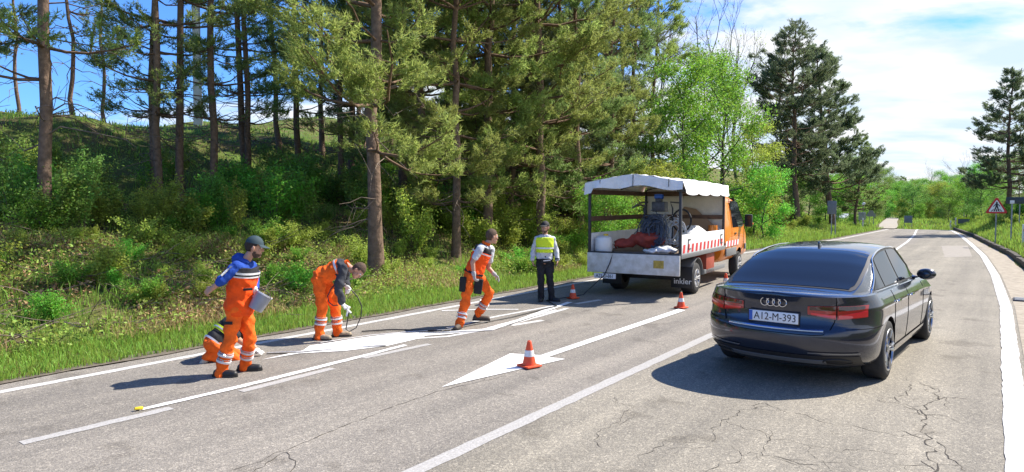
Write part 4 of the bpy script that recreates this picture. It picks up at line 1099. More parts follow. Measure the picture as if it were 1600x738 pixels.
        lamp("lamp_smoke", .615, .82, .842, .888, .860, .892, .010, M_tail_d, 20, parent=l2)
    # lower bumper: dark insert, grey blade, exhaust surrounds
    b = MB(); b.grid(lambda x, q: on_rear(x, .235 + .135 * q , .008), lin(-.80, .80, 41), lin(0, 1, 5)); b.build("bumper_insert", M_black, root, angle=60)
    b = MB(); b.grid(lambda x, q: on_rear(x, .268 + .045 * q, .030 - .012 * q), lin(-.50, .50, 17), lin(0, 1, 4)); b.build("diffuser_blade", M_grey_trim, root, angle=60, solid=.01)
    for sd_ in (1, -1):
        b = MB(); b.tube([on_rear(sd_ * (.60 + math.cos(a) * .12), .300 + math.sin(a) * .036, .012) for a in [2 * math.pi * i / 24 for i in range(24)]], .010, 6, closed=True)
        b.build("exhaust_trim", M_black, root)
        b = MB(); b.grid(lambda x, q: on_rear(sd_ * x, .395 + .012 * q - .35 * max(0, x - .80), .012), lin(.36, .80, 14), [0, 1]); b.build("bumper_crease", M_grey_trim, root)
        b = MB(); b.grid(lambda y, q: on_side(y, .22 + .09 * q, sd_, .012 + .018 * (1 - q)), lin(.45, 2.45, 12), lin(0, 1, 4)); b.build("sill", M_paint, root)
        # mirror
        b = MB(); b.sphere((sd_ * 1.00, 1.97, 1.035), 1, 16, 10, (.115, .075, .075)); b.tube([(sd_ * .83, 2.05, .975), (sd_ * .95, 2.01, 1.00)], [.03, .022], 8)
        mi_ = b.build("door_mirror", M_paint, root)
        g = MB(); g.lathe([(0, .0), (.055, .0), (.058, -.006)], 20, (sd_ * 1.005, 1.902, 1.038), (0, -1, 0)); g.build("mirror_glass", M_glass, mi_)
        for y in (.43, 1.27):
            b = MB(); p = on_side(y, .845, sd_, .018)
            b.tube([p + Vector((-sd_ * .02, -.10, 0)), p + Vector((0, -.075, .004)), p + Vector((0, .06, .004)), p + Vector((-sd_ * .02, .09, 0))], [.012, .014, .014, .012], 8)
            b.build("door_handle", M_chrome if y < 1 else M_chrome, root)
    # shark fin aerial, boot lip
    b = MB(); z0 = zr(.66) + .006
    b.prism([(0, 0), (.16, 0), (.03, .062), (.0, .055)], (-.012, .60, z0), (0, 1, 0), (0, 0, 1), .024); b.build("roof_aerial", M_paint, root, bevel=.005)
    for y in (0, 2.912):
        for sd_ in (1, -1): wheel_parts(root, (sd_ * .812, y, .335), sd_, .335, .24, .238)
    b = MB(); b.box((0, 1.35, .24), (1.5, 3.2, .06)); b.build("underbody", M_arch, root)
    return root
pr_, pl_ = G(1392, 589), G(1140, 563)
sB, tB = to_st(pr_.x, pr_.y)
cx_, cy_ = to_xy(-1.87, 8.70)
car = build_car((cx_, cy_, 0), -TH - math.radians(3.9))
tag(car, "dark grey four-door saloon seen from behind on the right lane", "car")

# ------------------------------------------------------------------ works truck
M_orange = mat("orange_cab_paint", (0.80, 0.235, 0.018), 0.35, coat=0.6, var=0.05, scale=3)
M_white_p = mat("white_bed_paint", (0.74, 0.75, 0.75), 0.5, var=0.07, scale=5)
M_dirty = mat("dirty_white_paint", (0.46, 0.44, 0.37), 0.75, col2=(0.76, 0.76, 0.74), scale=5, detail=9, bump_s=0.15)
M_tarp = mat("white_tarpaulin", (0.80, 0.80, 0.80), 0.6, var=0.10, scale=3, bump_s=0.8, bump_scale=9)
M_tarp_in = mat("cream_tarpaulin", (0.66, 0.62, 0.55), 0.7, var=0.12, scale=3, bump_s=0.3, bump_scale=6)
M_steel = mat("dark_steel", (0.045, 0.045, 0.05), 0.55, metal=0.3, var=0.3, scale=10)
M_wood = mat("brown_plank", (0.10, 0.055, 0.035), 0.75, var=0.3, scale=6)
M_red = mat("red_stripe", (0.58, 0.018, 0.022), 0.45)
M_greyp = mat("grey_plastic_trim", (0.16, 0.165, 0.17), 0.55)
M_ply = mat("bed_plywood", (0.20, 0.15, 0.11), 0.85, var=0.35, scale=7)
M_silver = mat("silver_wheel", (0.50, 0.50, 0.50), 0.45, metal=0.6)
TSX, TTY = -6.3, 14.42
tx, ty = to_xy(TSX, TTY)
T_RZ = -TH + math.radians(4.6)
truck = empty("works_truck", (tx, ty, 0), T_RZ)
tag(truck, "orange cab works truck with white dropside bed and tarpaulin roof", "truck")
WB, BX = 4.15, 1.02                       # wheelbase, half bed width
Y0, Y1, ZF = -1.35, 2.28, 0.93
def tb(name, c, s, m, bevel=.006, parent=truck, rot=None):
    b = MB(); b.box(c, s, rot); return b.build(name, m, parent, bevel=bevel)
tb("bed_floor", (0, (Y0 + Y1) / 2, ZF - .03), (2 * BX, Y1 - Y0, .06), M_ply)
for sx in (-.42, .42): tb("chassis_rail", (sx, 1.6, .70), (.09, 6.0, .18), M_steel)
tb("rear_bumper", (0, Y0 + .12, .55), (1.85, .10, .10), M_steel)
tl = tb("tailboard", (0, Y0 - .035, ZF - .215), (2 * BX, .035, .42), M_dirty, .008)
tb("hinge_rail", (0, Y0 - .012, ZF + .012), (2 * BX, .05, .03), M_steel, .004)
tb("board_sticker", (.58, Y0 - .0575, ZF - .20), (.22, .006, .16), mat("yellow_sticker", (0.42, 0.30, 0.05), 0.6, var=0.35, scale=14), .0, tl)
for sx in (1, -1):
    sb = tb("side_board", (sx * (BX - .015), (Y0 + Y1) / 2, ZF + .21), (.03, Y1 - Y0 - .06, .40), M_white_p, .006)
    tb("side_rail", (sx * (BX + .002), (Y0 + Y1) / 2, ZF - .035), (.035, Y1 - Y0, .09), M_greyp, .006)
    if sx > 0:
        for yy in (-.75, 1.95):
            for dz in (.10, .30): tb("board_latch", (BX + .008, yy, ZF + dz), (.014, .20, .018), M_steel, .003, sb)
            tb("board_latch", (BX + .008, yy - .09, ZF + .20), (.014, .018, .20), M_steel, .003, sb)
        for k in range(11):
            y = Y0 + .14 + k * .31
            b = MB(); b.prism([(0, 0), (.13, 0), (.175, .17), (.045, .17)], (BX + .003, y, ZF + .03), (0, 1, 0), (0, 0, 1), .003); b.build("warning_stripe", M_red, sb, smooth=False)
tb("head_board", (0, Y1 - .02, ZF + .23), (2 * BX - .06, .04, .44), M_white_p)
# posts, rails and the tarpaulin
ZT = 2.32
for (px_, py_) in ((-BX + .02, Y0 + .03), (BX - .02, Y0 + .03), (-BX + .02, Y1 - .05), (BX - .02, Y1 - .05)):
    tb("canopy_post", (px_, py_, ZF + (ZT - ZF) / 2), (.055, .055, ZT - ZF), M_steel)
tb("post_head", (BX - .02, Y0 + .03, ZT - .06), (.14, .08, .09), M_steel)
for sx in (-1, 1):
    for zz_ in (ZF + .72, ZT - .09): tb("side_plank", (sx * (BX - .03), (Y0 + Y1) / 2, zz_), (.025, Y1 - Y0 - .1, .11), M_wood) if not (sx > 0 and zz_ < 2) else None
tb("cross_plank", (0, Y1 - .06, ZT - .09), (2 * BX - .1, .03, .12), M_wood); tb("cross_plank", (0, Y1 - .06, ZF + .72), (2 * BX - .1, .03, .10), M_wood)
for yy in (Y0 + .03, (Y0 + Y1) / 2, Y1 - .05):
    b = MB(); b.tube([(-BX + .02, yy, ZT), (-.5, yy, ZT + .12), (0, yy, ZT + .21), (.5, yy, ZT + .12), (BX - .02, yy, ZT)], .018, 8); b.build("roof_bow", M_steel, truck)
rw = random.Random(4)
def roofz(x): return ZT + .10 + .17 * (1 - abs(x / (BX + .05)) ** 1.25)
b = MB(); NX, NY = 33, 61
def tarp_fn(y, u):
    if abs(u) <= 1:
        x = u * (BX + .05); sag = .055 * math.sin((y - Y0) / (Y1 - Y0) * math.pi * 2) ** 2 * (1 - .5 * abs(u)) - .012 * math.sin(13 * y + 9 * x + 3 * math.sin(5 * x)) - .008 * math.sin(21 * x - 8 * y)
        return (x, y, roofz(x) - sag + .006 * math.sin(9 * y + 4 * x))
    e = (abs(u) - 1); sx = math.copysign(1, u)
    drop = .17 + .10 * abs(math.sin((y - Y0) * 3.4)) if sx > 0 else .18 + .03 * math.sin(y * 5)
    fl = (.05 + .05 * math.sin(y * 7.0)) if sx > 0 else .06
    return (sx * (BX + .05 + e * 2.5 * fl), y, ZT + .10 - e * 2.5 * drop)
b.grid(tarp_fn, lin(Y0 - .06, Y1 + .10, NY), [-1.4, -1.3, -1.2, -1.1] + lin(-1, 1, 29) + [1.1, 1.2, 1.3, 1.4])
tp = b.build("tarp_roof", M_tarp, truck, angle=70, solid=.004)
b = MB()
b.grid(lambda x, q: (x, Y0 - .06 - .02 * q + .015 * math.sin(x * 11) * q - .05 * q * (x < -.7), roofz(x) * (1 - q) + q * (ZT - .055 + .03 * math.sin(x * 6) - .09 * (x < -.9) + .08 * (1 - abs(x)))), lin(-BX - .05, BX + .05, 41), lin(0, 1, 6))
b.build("tarp_valance", M_tarp, truck, angle=70, solid=.004)
for x in (-.72, .02, .78):
    b = MB(); b.tube([(x, Y0 - .072, roofz(x) + .004), (x + .004, Y0 - .095, ZT + .02), (x, Y0 - .10, ZT + .0)], .007, 5); b.build("tarp_strap", M_steel, tp)
b = MB(); b.grid(lambda x, q: (x, Y1 + .03 + .02 * math.sin(x * 5 + q * 3), ZF + .36 + q * (roofz(x) - ZF - .38)), lin(-BX + .02, BX - .02, 31), lin(0, 1, 12)); b.build("tarp_front", M_tarp_in, truck, angle=70, solid=.004)
# cab: lofted
cs = [(2.40, .93, .50, 2.05), (2.46, .97, .46, 2.12), (3.0, .985, .44, 2.20), (3.75, .985, .44, 2.24), (4.1, .98, .44, 2.18), (4.4, .975, .44, 1.98), (4.75, .965, .46, 1.62), (5.0, .95, .48, 1.36), (5.15, .93, .50, 1.27), (5.4, .88, .50, 1.12), (5.55, .80, .52, .98), (5.62, .70, .56, .86)]
b = MB(); NS = 40
def cab_sec(y, w, z0, z1):
    r_ = []
    for k in range(NS):
        a = 2 * math.pi * k / NS; cx, sz = math.cos(a), math.sin(a); p = 5.5
        x = w * math.copysign(abs(cx) ** (2 / p), cx); z = (z0 + z1) / 2 + (z1 - z0) / 2 * math.copysign(abs(sz) ** (2 / p), sz)
        if z > 1.3: x *= 1 - .15 * (z - 1.3)
        r_.append((x, y, z))
    return r_
V = [p for c in cs for p in cab_sec(*c)]; n = len(cs)
Fs = [(i * NS + k, i * NS + (k + 1) % NS, (i + 1) * NS + (k + 1) % NS, (i + 1) * NS + k) for i in range(n - 1) for k in range(NS)] + [tuple(range(NS))[::-1], tuple((n - 1) * NS + k for k in range(NS))]
b.add(V, Fs); cab = b.build("cab", [M_orange, M_arch], truck, angle=40)
cut = MB()
for sx in (-1, 1): cut.lathe([(0, .5), (.44, .5), (.44, 1.3), (0, 1.3)], 36, (0, WB, .36), (sx, 0, 0), mi=1)
co = cut.build("cutter", [M_orange, M_arch], truck)
md = cab.modifiers.new("b", 'BOOLEAN'); md.object = co; md.solver = 'EXACT'
bpy.context.view_layer.update()
me = bpy.data.meshes.new_from_object(cab.evaluated_get(bpy.context.evaluated_depsgraph_get())); cab.modifiers.clear(); cab.data = me; bpy.data.objects.remove(co)
me.shade_smooth(); me.set_sharp_from_angle(angle=math.radians(40))
def cab_x(z): return .985 * (1 - (.15 * (z - 1.3) if z > 1.3 else 0))
for sx in (1, -1):
    b = MB(); P_ = [(3.30, 1.36), (4.48, 1.36), (4.56, 1.44), (4.18, 1.96), (4.02, 2.05), (3.34, 2.05)]
    V = [(sx * (cab_x(z) + .006), y, z) for y, z in P_]; b.add(V, [tuple(range(6))]); b.build("door_window", M_glass, cab, solid=.004)
    b = MB(); P_ = [(3.24, .62), (3.20, 1.36), (3.26, 2.10), (4.06, 2.10), (4.62, 1.48), (4.66, 1.36), (4.60, .95), (4.45, .80), (4.05, .66)]
    b.tube([(sx * (cab_x(z) + .001), y, z) for y, z in P_ + P_[:1]], .007, 5); b.build("door_gap", M_gap, cab)
    b = MB(); b.box((sx * .992, 3.58, 1.20), (.03, .17, .035)); b.build("door_handle", M_black, cab, bevel=.008)
    b = MB(); b.box((sx * .985, 3.12, .74), (.035, 1.1, .20)); b.build("trim_panel", M_greyp, cab, bevel=.012)
    b = MB(); b.box((sx * .985, 4.78, .80), (.03, .14, .16)); b.build("trim_panel", M_greyp, cab, bevel=.012)
    for k in range(5):
        b = MB(); b.prism([(0, 0), (.155, 0), (.20, .14), (.045, .14)], (sx * .993 if sx > 0 else sx * .993 - .003, 2.50 + k * .31, .89), (0, 1, 0), (0, 0, 1), .004)
        b.build("warning_stripe", M_white_p, cab, smooth=False)
    for k in range(4):
        b = MB(); b.prism([(0, 0), (.155, 0), (.20, .14), (.045, .14)], (sx * .993 if sx > 0 else sx * .993 - .003, 2.655 + k * .31, .89), (0, 1, 0), (0, 0, 1), .004)
        b.build("warning_stripe", M_red, cab, smooth=False)
    b = MB(); b.tube([(sx * .93, 4.45, 1.42), (sx * 1.12, 4.32, 1.44)], .028, 8); b.tube([(sx * .93, 4.45, 1.52), (sx * 1.12, 4.32, 1.52)], .02, 8)
    arm = b.build("mirror_arm", M_black, truck)
    b = MB(); b.box((sx * 1.17, 4.30, 1.52), (.20, .10, .34)); mh = b.build("door_mirror", M_black, truck, bevel=.03)
    b = MB(); b.box((sx * 1.17, 4.245, 1.52), (.16, .006, .28)); b.build("mirror_glass", M_glass, mh)
    b = MB(); b.box((sx * 1.28, 4.32, 1.44), (.02, .07, .05)); b.build("indicator_lamp", M_orange, mh, bevel=.005)
b = MB(); b.add([(-.80, 4.16, 2.13), (.80, 4.16, 2.13), (.90, 5.0, 1.40), (-.90, 5.0, 1.40)], [(0, 1, 2, 3)]); b.build("windscreen", M_glass, cab, solid=.01)
for sx in (1, -1):
    wheel_parts(truck, (sx * .86, WB, .34), sx, .345, .225, .21, 6, M_silver)
    wheel_parts(truck, (sx * .83, 0, .345), sx, .345, .30, .20, 6, M_silver)
    b = MB(); b.grid(lambda a, x: (sx * x, math.cos(a) * .44, .36 + math.sin(a) * .44), lin(0.05, math.pi * .98, 14), [.66, 1.0]); b.build("mudguard", M_greyp, truck, solid=.015)
    mf = tb("mud_flap", (sx * .80, -.52, .40), (.46, .02, .46), M_black, .003)
    if sx > 0:
        M_ = Matrix.Translation((.82, -.533, .31)) @ Matrix.Rotation(math.pi / 2, 4, 'X')
        text_obj("flap_lettering", "inkler", .17, M_white_p, mf, M_, .001, bold=.001)
tb("axle", (0, 0, .345), (1.5, .14, .14), M_steel)
tb("tool_locker", (.78, 1.15, .60), (.38, .70, .46), mat("red_oxide_box", (0.30, 0.05, 0.025), 0.6, var=0.15, scale=4))
tb("under_rail", (.95, 1.6, .42), (.04, 1.9, .10), M_greyp)
tb("light_bar", (0, Y0 + .05, .66), (1.9, .06, .12), M_steel)
for sx in (1, -1): tb("tail_lamp", (sx * .74, Y0 + .01, .57), (.30, .05, .11), M_tail)
npo = tb("number_plate", (-.62, Y0 - .02, .43), (.50, .014, .11), M_plate, .003)
M_ = Matrix.Translation((-.62, Y0 - .029, .428)) @ Matrix.Rotation(math.pi / 2, 4, 'X')
text_obj("plate_lettering", "A23-O-861", .105, M_ink, npo, M_, .001, sx=.84, bold=0)
# --- load on the bed: each a thing of its own
TM = Matrix.Translation((tx, ty, 0)) @ Matrix.Rotation(T_RZ, 4, 'Z')
def on_bed(name, x, y, label, cat, z=ZF + .002, rz=0.0):
    p = TM @ Vector((x, y, z)); o = empty(name, p, T_RZ + rz); return tag(o, label, cat)
o = on_bed("plastic_canister", -.76, Y0 + .24, "white plastic canister at the left rear corner of the truck bed", "canister")
b = MB(); b.lathe([(0, 0), (.17, 0), (.185, .03), (.185, .26), (.17, .31), (.10, .345), (.05, .35), (0, .35)], 20); b.build("body", M_white_p, o)
b = MB(); b.lathe([(.05, .35), (.052, .385), (0, .39)], 14, (0.05, 0, 0)); b.build("cap", mat("yellow_cap", (0.7, 0.5, 0.03), 0.5), o)
o = on_bed("tarpaulin_bundle", -.18, Y0 + .62, "rumpled bundle of red tarpaulin lying across the truck bed", "bundle")
b = MB(); rr = random.Random(9)
_q = lin(0, 1, 26); b.tube([(-.42 + 1.02 * q, -.14 + .34 * q, .11 + .17 * math.sin(q * 2.2) + .02 * math.sin(q * 17)) for q in _q], [ip(q, [0, .2, .45, .7, .9, 1], [.07, .105, .13, .155, .14, .08]) + .016 * math.sin(q * 13) for q in _q], 22)
M_redt = mat("red_tarpaulin", (0.29, 0.042, 0.026), 0.75, var=0.35, scale=6, bump_s=0.9, bump_scale=9)
bo = b.build("bundle", M_redt, o, angle=80)
for v in bo.data.vertices:
    d_ = .018 * math.sin(v.co.x * 13 + v.co.z * 29 + 2 * math.sin(v.co.y * 11 + v.co.x * 7)) + .014 * math.sin(v.co.y * 43 - v.co.x * 31 + v.co.z * 23); v.co += v.normal * d_
b = MB(); b.lathe([(.075, 0), (.085, .02), (.03, .03), (0, .02)], 16, (-.46, -.16, .09), (-.8, -.5, .1)); b.build("sleeve_end", mat("pale_rope", (0.55, 0.42, 0.36), 0.8), o)
o = on_bed("paint_machine", .22, Y0 + 1.0, "grey road paint spraying machine wrapped in coils of hose on the truck bed", "machine")
M_mach = mat("machine_grey", (0.15, 0.16, 0.17), 0.45, metal=0.4, var=0.25, scale=10)
M_hose = mat("hose_blue_grey", (0.055, 0.075, 0.115), 0.5)
M_hose2 = mat("hose_pale", (0.38, 0.39, 0.40), 0.45)
b = MB(); b.lathe([(0, .02), (.20, .02), (.21, .1), (.21, .75), (.17, .80), (0, .82)], 20); b.build("paint_tank", M_mach, o)
b = MB(); b.box((0.02, 0, .98), (.30, .24, .22)); b.box((0.0, .0, 1.12), (.13, .16, .08)); b.build("engine", mat("engine_dark", (0.07, 0.075, 0.09), 0.5, metal=0.3, var=0.4, scale=14), o, bevel=.02)
b = MB(); b.lathe([(.055, -.09), (.06, 0), (.055, .09)], 14, (0, 0, 1.2), (1, 0, 0)); b.build("filter", M_plate_b, o)
b = MB()
for sx in (-.30, .34): b.tube([(sx, -.1, .03), (sx, -.1, .95), (sx * .8, -.05, 1.08), (sx * 1.5, -.02, 1.06)], .016, 8)
b.tube([(-.30, -.1, .7), (.34, -.1, .7)], .014, 8); b.tube([(-.3, -.1, .3), (.34, -.1, .3)], .014, 8); b.build("frame_tube", M_steel, o)
rr = random.Random(8)
for (nm, mm, cx, n_, R_, yc) in (("hose_coil", M_hose, -.06, 20, .27, -.24), ("hose_coil", M_hose, .06, 12, .23, -.30), ("hose_coil", M_hose2, .40, 10, .24, -.18)):
    b = MB()
    for k in range(n_):
        ox, oz = rr.gauss(0, .05), rr.gauss(0, .06); r_ = R_ * rr.uniform(.55, 1.15); ph = rr.uniform(0, 6); a0 = rr.uniform(0, 6)
        b.tube([(cx + ox + r_ * .85 * math.cos(a + a0) + .02 * math.sin(3 * a + ph), yc + .05 * math.sin(a * 2 + ph) - k * .004, .46 + oz + r_ * 1.2 * math.sin(a + a0) + .02 * math.sin(2 * a + ph)) for a in lin(0, 5.6, 24)], .010, 6)
    b.build(nm, mm, o)
b = MB(); b.tube([(.50 + .20 * math.cos(a), .05, .68 + .24 * math.sin(a)) for a in lin(0, 6.28, 24)][:-1], .022, 8, closed=True); b.build("hose_ring", M_black, o)
b = MB(); b.tube([(-.28, -.12, 1.0), (-.48, -.05, 1.02), (-.62, .0, .95)], [.03, .03, .02], 8); b.tube([(-.25, -.12, .70), (-.6, -.2, .25)], .015, 6); b.build("spray_arm", M_mach, o)
o = on_bed("cardboard_sheet", .28, 1.95, "brown cardboard sheet with a cut corner leaning on the bed's front wall", "cardboard sheet")
b = MB(); b.prism([(-.50, 0), (.68, 0), (.70, .34), (.02, .92), (-.28, .98), (-.50, .62)], (0, 0.1, 0.02), (1, 0, 0), (0, .25, .97), .012); b.build("sheet", mat("cardboard", (0.30, 0.20, 0.125), 0.85, var=0.1, scale=4), o)
for (x, y, s, lab) in ((.55, Y0 + .42, (.26, .16, .08), "white plastic sack at the right rear corner of the truck bed"), (.30, Y0 + .30, (.18, .13, .05), "small crumpled white sack beside the red tarpaulin bundle"), (.62, .8, (.36, .55, .30), "pile of pale plastic sheeting behind the striped side board")):
    o = on_bed("plastic_sack", x, y, lab, "sack")
    b = MB(); b.sphere((0, 0, s[2] * .8), 1, 20, 14, s); so = b.build("sack", M_white_p, o, angle=80)
    for v in so.data.vertices:
        v.co.z = max(v.co.z, 0.004); v.co += Vector((math.sin(v.co.y * 31 + v.co.z * 17), math.sin(v.co.x * 27), math.sin(v.co.x * 23 + v.co.y * 29))) * .018; v.co.z = max(v.co.z, 0.002)
o = on_bed("paint_drum", .80, 2.0, "orange paint tin by the front right post of the bed", "paint tin", ZF + .30)
b = MB(); b.lathe([(0, -.3), (.11, -.3), (.11, .22), (.0, .22)], 18); b.build("tin", M_orange, o)
# --- spray hose from the truck to the ground
b = MB(); b.tube([TM @ Vector(p) for p in ((-.42, Y0 - .03, ZF + .05), (-.48, Y0 - .08, .72), (-.60, Y0 - .10, .45), (-.9, Y0 - .5, .06), (-1.3, Y0 - 1.4, .02))] + [G(870, 480) + Vector((0, 0, .02)), G(800, 497) + Vector((0, 0, .02)), G(690, 519) + Vector((0, 0, .02)), G(612, 517) + Vector((0, 0, .02)), G(565, 520) + Vector((0, 0, .02))], .011, 6)
tag(b.build("paint_hose", M_black, None), "thin black hose running from the truck's tailboard along the road", "hose")

# ------------------------------------------------------------------ cones
M_cone = mat("cone_orange", (0.66, 0.065, 0.018), 0.55, col2=(0.78, 0.10, 0.03), scale=14)
M_cone_w = mat("cone_white", (0.55, 0.54, 0.52), 0.5, col2=(0.80, 0.80, 0.80), scale=16)
def make_cone():
    r = empty("traffic_cone", (0, 0, 0))
    b = MB(); b.box((0, 0, .016), (.26, .26, .03)); b.build("base", M_cone, r, bevel=.012)
    b = MB(); b.lathe([(.098, .028), (.094, .05), (.028, .36), (.018, .368), (.016, .33)], 24); b.build("cone", M_cone, r)
    b = MB(); b.lathe([(.0745, .150), (.0752, .151), (.0572, .236), (.0562, .235)], 24); b.build("white_band", M_cone_w, r)
    return r
c0 = make_cone()
for i, (p, sc, lab) in enumerate((((827, 574), .86, "orange cone with white band standing on the white arrow head"), ((1064, 482), .80, "orange cone at the far end of the white arrow's shaft"), ((895, 467), .80, "orange cone right beside the traffic officer"), ((1134, 449), .88, "orange cone half hidden behind the dark car, under the truck's cab"))):
    o = c0 if i == 0 else copy_tree(c0)
    o.location = G(*p) + Vector((0, 0, .009)); o.rotation_euler = (0, 0, rt.uniform(0, 1.5)); o.scale = (sc,) * 3; tag(o, lab, "traffic cone", "traffic cones round the fresh markings")
# ------------------------------------------------------------------ people
M_skin = mat("skin", (0.46, 0.25, 0.17), 0.55, var=0.10, scale=20)
M_hair = mat("dark_hair", (0.028, 0.018, 0.012), 0.8, var=0.4, scale=60, bump_s=0.6, bump_scale=120)
M_hair_b = mat("brown_hair", (0.085, 0.05, 0.03), 0.8, var=0.4, scale=60, bump_s=0.6, bump_scale=120)
M_or = mat("workwear_orange", (0.84, 0.130, 0.014), 0.75, var=0.20, scale=6, bump_s=1.0, bump_scale=16, spec=0.2)
M_orv = mat("vest_orange", (0.86, 0.085, 0.008), 0.7, var=0.10, scale=7, bump_s=0.7, bump_scale=16, spec=0.2)
M_blk = mat("workwear_black", (0.022, 0.023, 0.027), 0.8, var=0.3, scale=9, bump_s=0.6, bump_scale=16, spec=0.2)
M_blue = mat("hoodie_blue", (0.020, 0.065, 0.33), 0.85, var=0.2, scale=8, bump_s=0.8, bump_scale=16, spec=0.2)
M_lgrey = mat("sweatshirt_grey", (0.50, 0.52, 0.56), 0.85, var=0.10, scale=8, bump_s=0.7, bump_scale=15, spec=0.2)
M_dgrey = mat("sleeve_charcoal", (0.045, 0.048, 0.058), 0.85, var=0.25, scale=9, bump_s=0.8, bump_scale=16, spec=0.2)
M_refl = mat("reflective_tape", (0.62, 0.63, 0.66), 0.35, metal=0.25, var=0.1, scale=30)
M_lime = mat("hi_vis_yellow", (0.62, 0.78, 0.02), 0.7, var=0.06, scale=9, bump_s=0.5, bump_scale=16)
M_boot = mat("boot_black", (0.018, 0.018, 0.019), 0.5, var=0.3, scale=25)
M_shoe = mat("work_shoe_tan", (0.30, 0.24, 0.165), 0.8, var=0.25, scale=25, bump_s=0.4)
M_shoe_l = mat("work_shoe_sand", (0.52, 0.45, 0.34), 0.8, var=0.2, scale=25, bump_s=0.4)
M_shoe_b = mat("work_shoe_brown", (0.075, 0.058, 0.045), 0.75, var=0.3, scale=25, bump_s=0.4)
M_glove = mat("white_glove", (0.70, 0.70, 0.67), 0.85, var=0.15, scale=30, bump_s=0.4)
M_glove_g = mat("grey_glove", (0.36, 0.36, 0.36), 0.85, var=0.15, scale=30, bump_s=0.4)
M_cap = mat("cap_navy", (0.022, 0.048, 0.062), 0.8, var=0.15, scale=30)
M_cap_k = mat("cap_black", (0.020, 0.020, 0.024), 0.8, var=0.15, scale=30)
M_eye = mat("eye_white", (0.7, 0.7, 0.7), 0.2); M_iris = mat("iris", (0.03, 0.02, 0.015), 0.2); M_lip = mat("lip", (0.30, 0.10, 0.085), 0.5)

def capsule(b, p0, p1, r0, r1, n=12):
    p0, p1 = Vector(p0), Vector(p1); d = p1 - p0
    d = d.normalized() if d.length > 1e-6 else Vector((0, 0, 1)); path, rad = [], []
    for a in (1.0, .8, .5, .2): path.append(p0 - d * r0 * math.sin(a * math.pi / 2)); rad.append(max(1e-4, r0 * math.cos(a * math.pi / 2)))
    path += [p0, p1]; rad += [r0, r1]
    for a in (.2, .5, .8, 1.0): path.append(p1 + d * r1 * math.sin(a * math.pi / 2)); rad.append(max(1e-4, r1 * math.cos(a * math.pi / 2)))
    b.tube(path, rad, n)
def loft(b, secs, n=20):
    """secs: (centre, lateral unit, depth unit, half width, half depth)"""
    V = []
    for c, l, d, w, h in secs:
        V += [c + l * (w * math.copysign(abs(math.cos(a)) ** .85, math.cos(a))) + d * (h * math.copysign(abs(math.sin(a)) ** .85, math.sin(a))) for a in [2 * math.pi * k / n for k in range(n)]]
    m = len(secs)
    Fs = [(i * n + k, i * n + (k + 1) % n, (i + 1) * n + (k + 1) % n, (i + 1) * n + k) for i in range(m - 1) for k in range(n)]
    b.add(V, Fs + [tuple(range(n))[::-1], tuple((m - 1) * n + k for k in range(n))])
def remesh(b, name, mats, parent, voxel, smooth=3, wr=0.0, wf=18.0, paint=None, clampz=None):
    o = b.build(name, None, None, smooth=False) if False else None
    me = bpy.data.meshes.new(name); me.from_pydata([tuple(p) for p in b.v], [], b.f)
    bm = bmesh.new(); bm.from_mesh(me); bmesh.ops.recalc_face_normals(bm, faces=bm.faces); bm.to_mesh(me); bm.free()
    t = bpy.data.objects.new("t", me); COL.objects.link(t)
    r = t.modifiers.new("r", 'REMESH'); r.mode = 'VOXEL'; r.voxel_size = voxel
    if smooth:
        s = t.modifiers.new("s", 'SMOOTH'); s.factor = .5; s.iterations = smooth
    if name == 'body':
        dc = t.modifiers.new('d', 'DECIMATE'); dc.ratio = .45
    bpy.context.view_layer.update()
    m2 = bpy.data.meshes.new_from_object(t.evaluated_get(bpy.context.evaluated_depsgraph_get()))
    bpy.data.objects.remove(t)
    N = len(m2.vertices); co = np.empty(N * 3, np.float32); m2.vertices.foreach_get("co", co); co = co.reshape(-1, 3)
    if wr:
        nr = np.empty(N * 3, np.float32); m2.vertices.foreach_get("normal", nr); nr = nr.reshape(-1, 3)
        q = co * wf
        f = np.sin(q[:, 2] * 1.9 + 1.7 * np.sin(q[:, 0] * .9 + q[:, 1])) + .7 * np.sin(q[:, 2] * 1.1 + q[:, 0] * 2.1 - q[:, 1] * 1.3) + .5 * np.sin(q[:, 0] * 3.1 + q[:, 2] * 2.7)
        co = co + nr * (f * wr)[:, None]
    if clampz is not None: co[:, 2] = np.maximum(co[:, 2], clampz)
    m2.vertices.foreach_set("co", co.ravel().astype(np.float32))
    m2.name = name; m2.materials.clear()
    o = link(name, m2, parent, mats)
    if paint:
        for p in m2.polygons:
            p.material_index = paint(p.center)
    m2.polygons.foreach_set("use_smooth", np.ones(len(m2.polygons), bool)); m2.update()
    return o
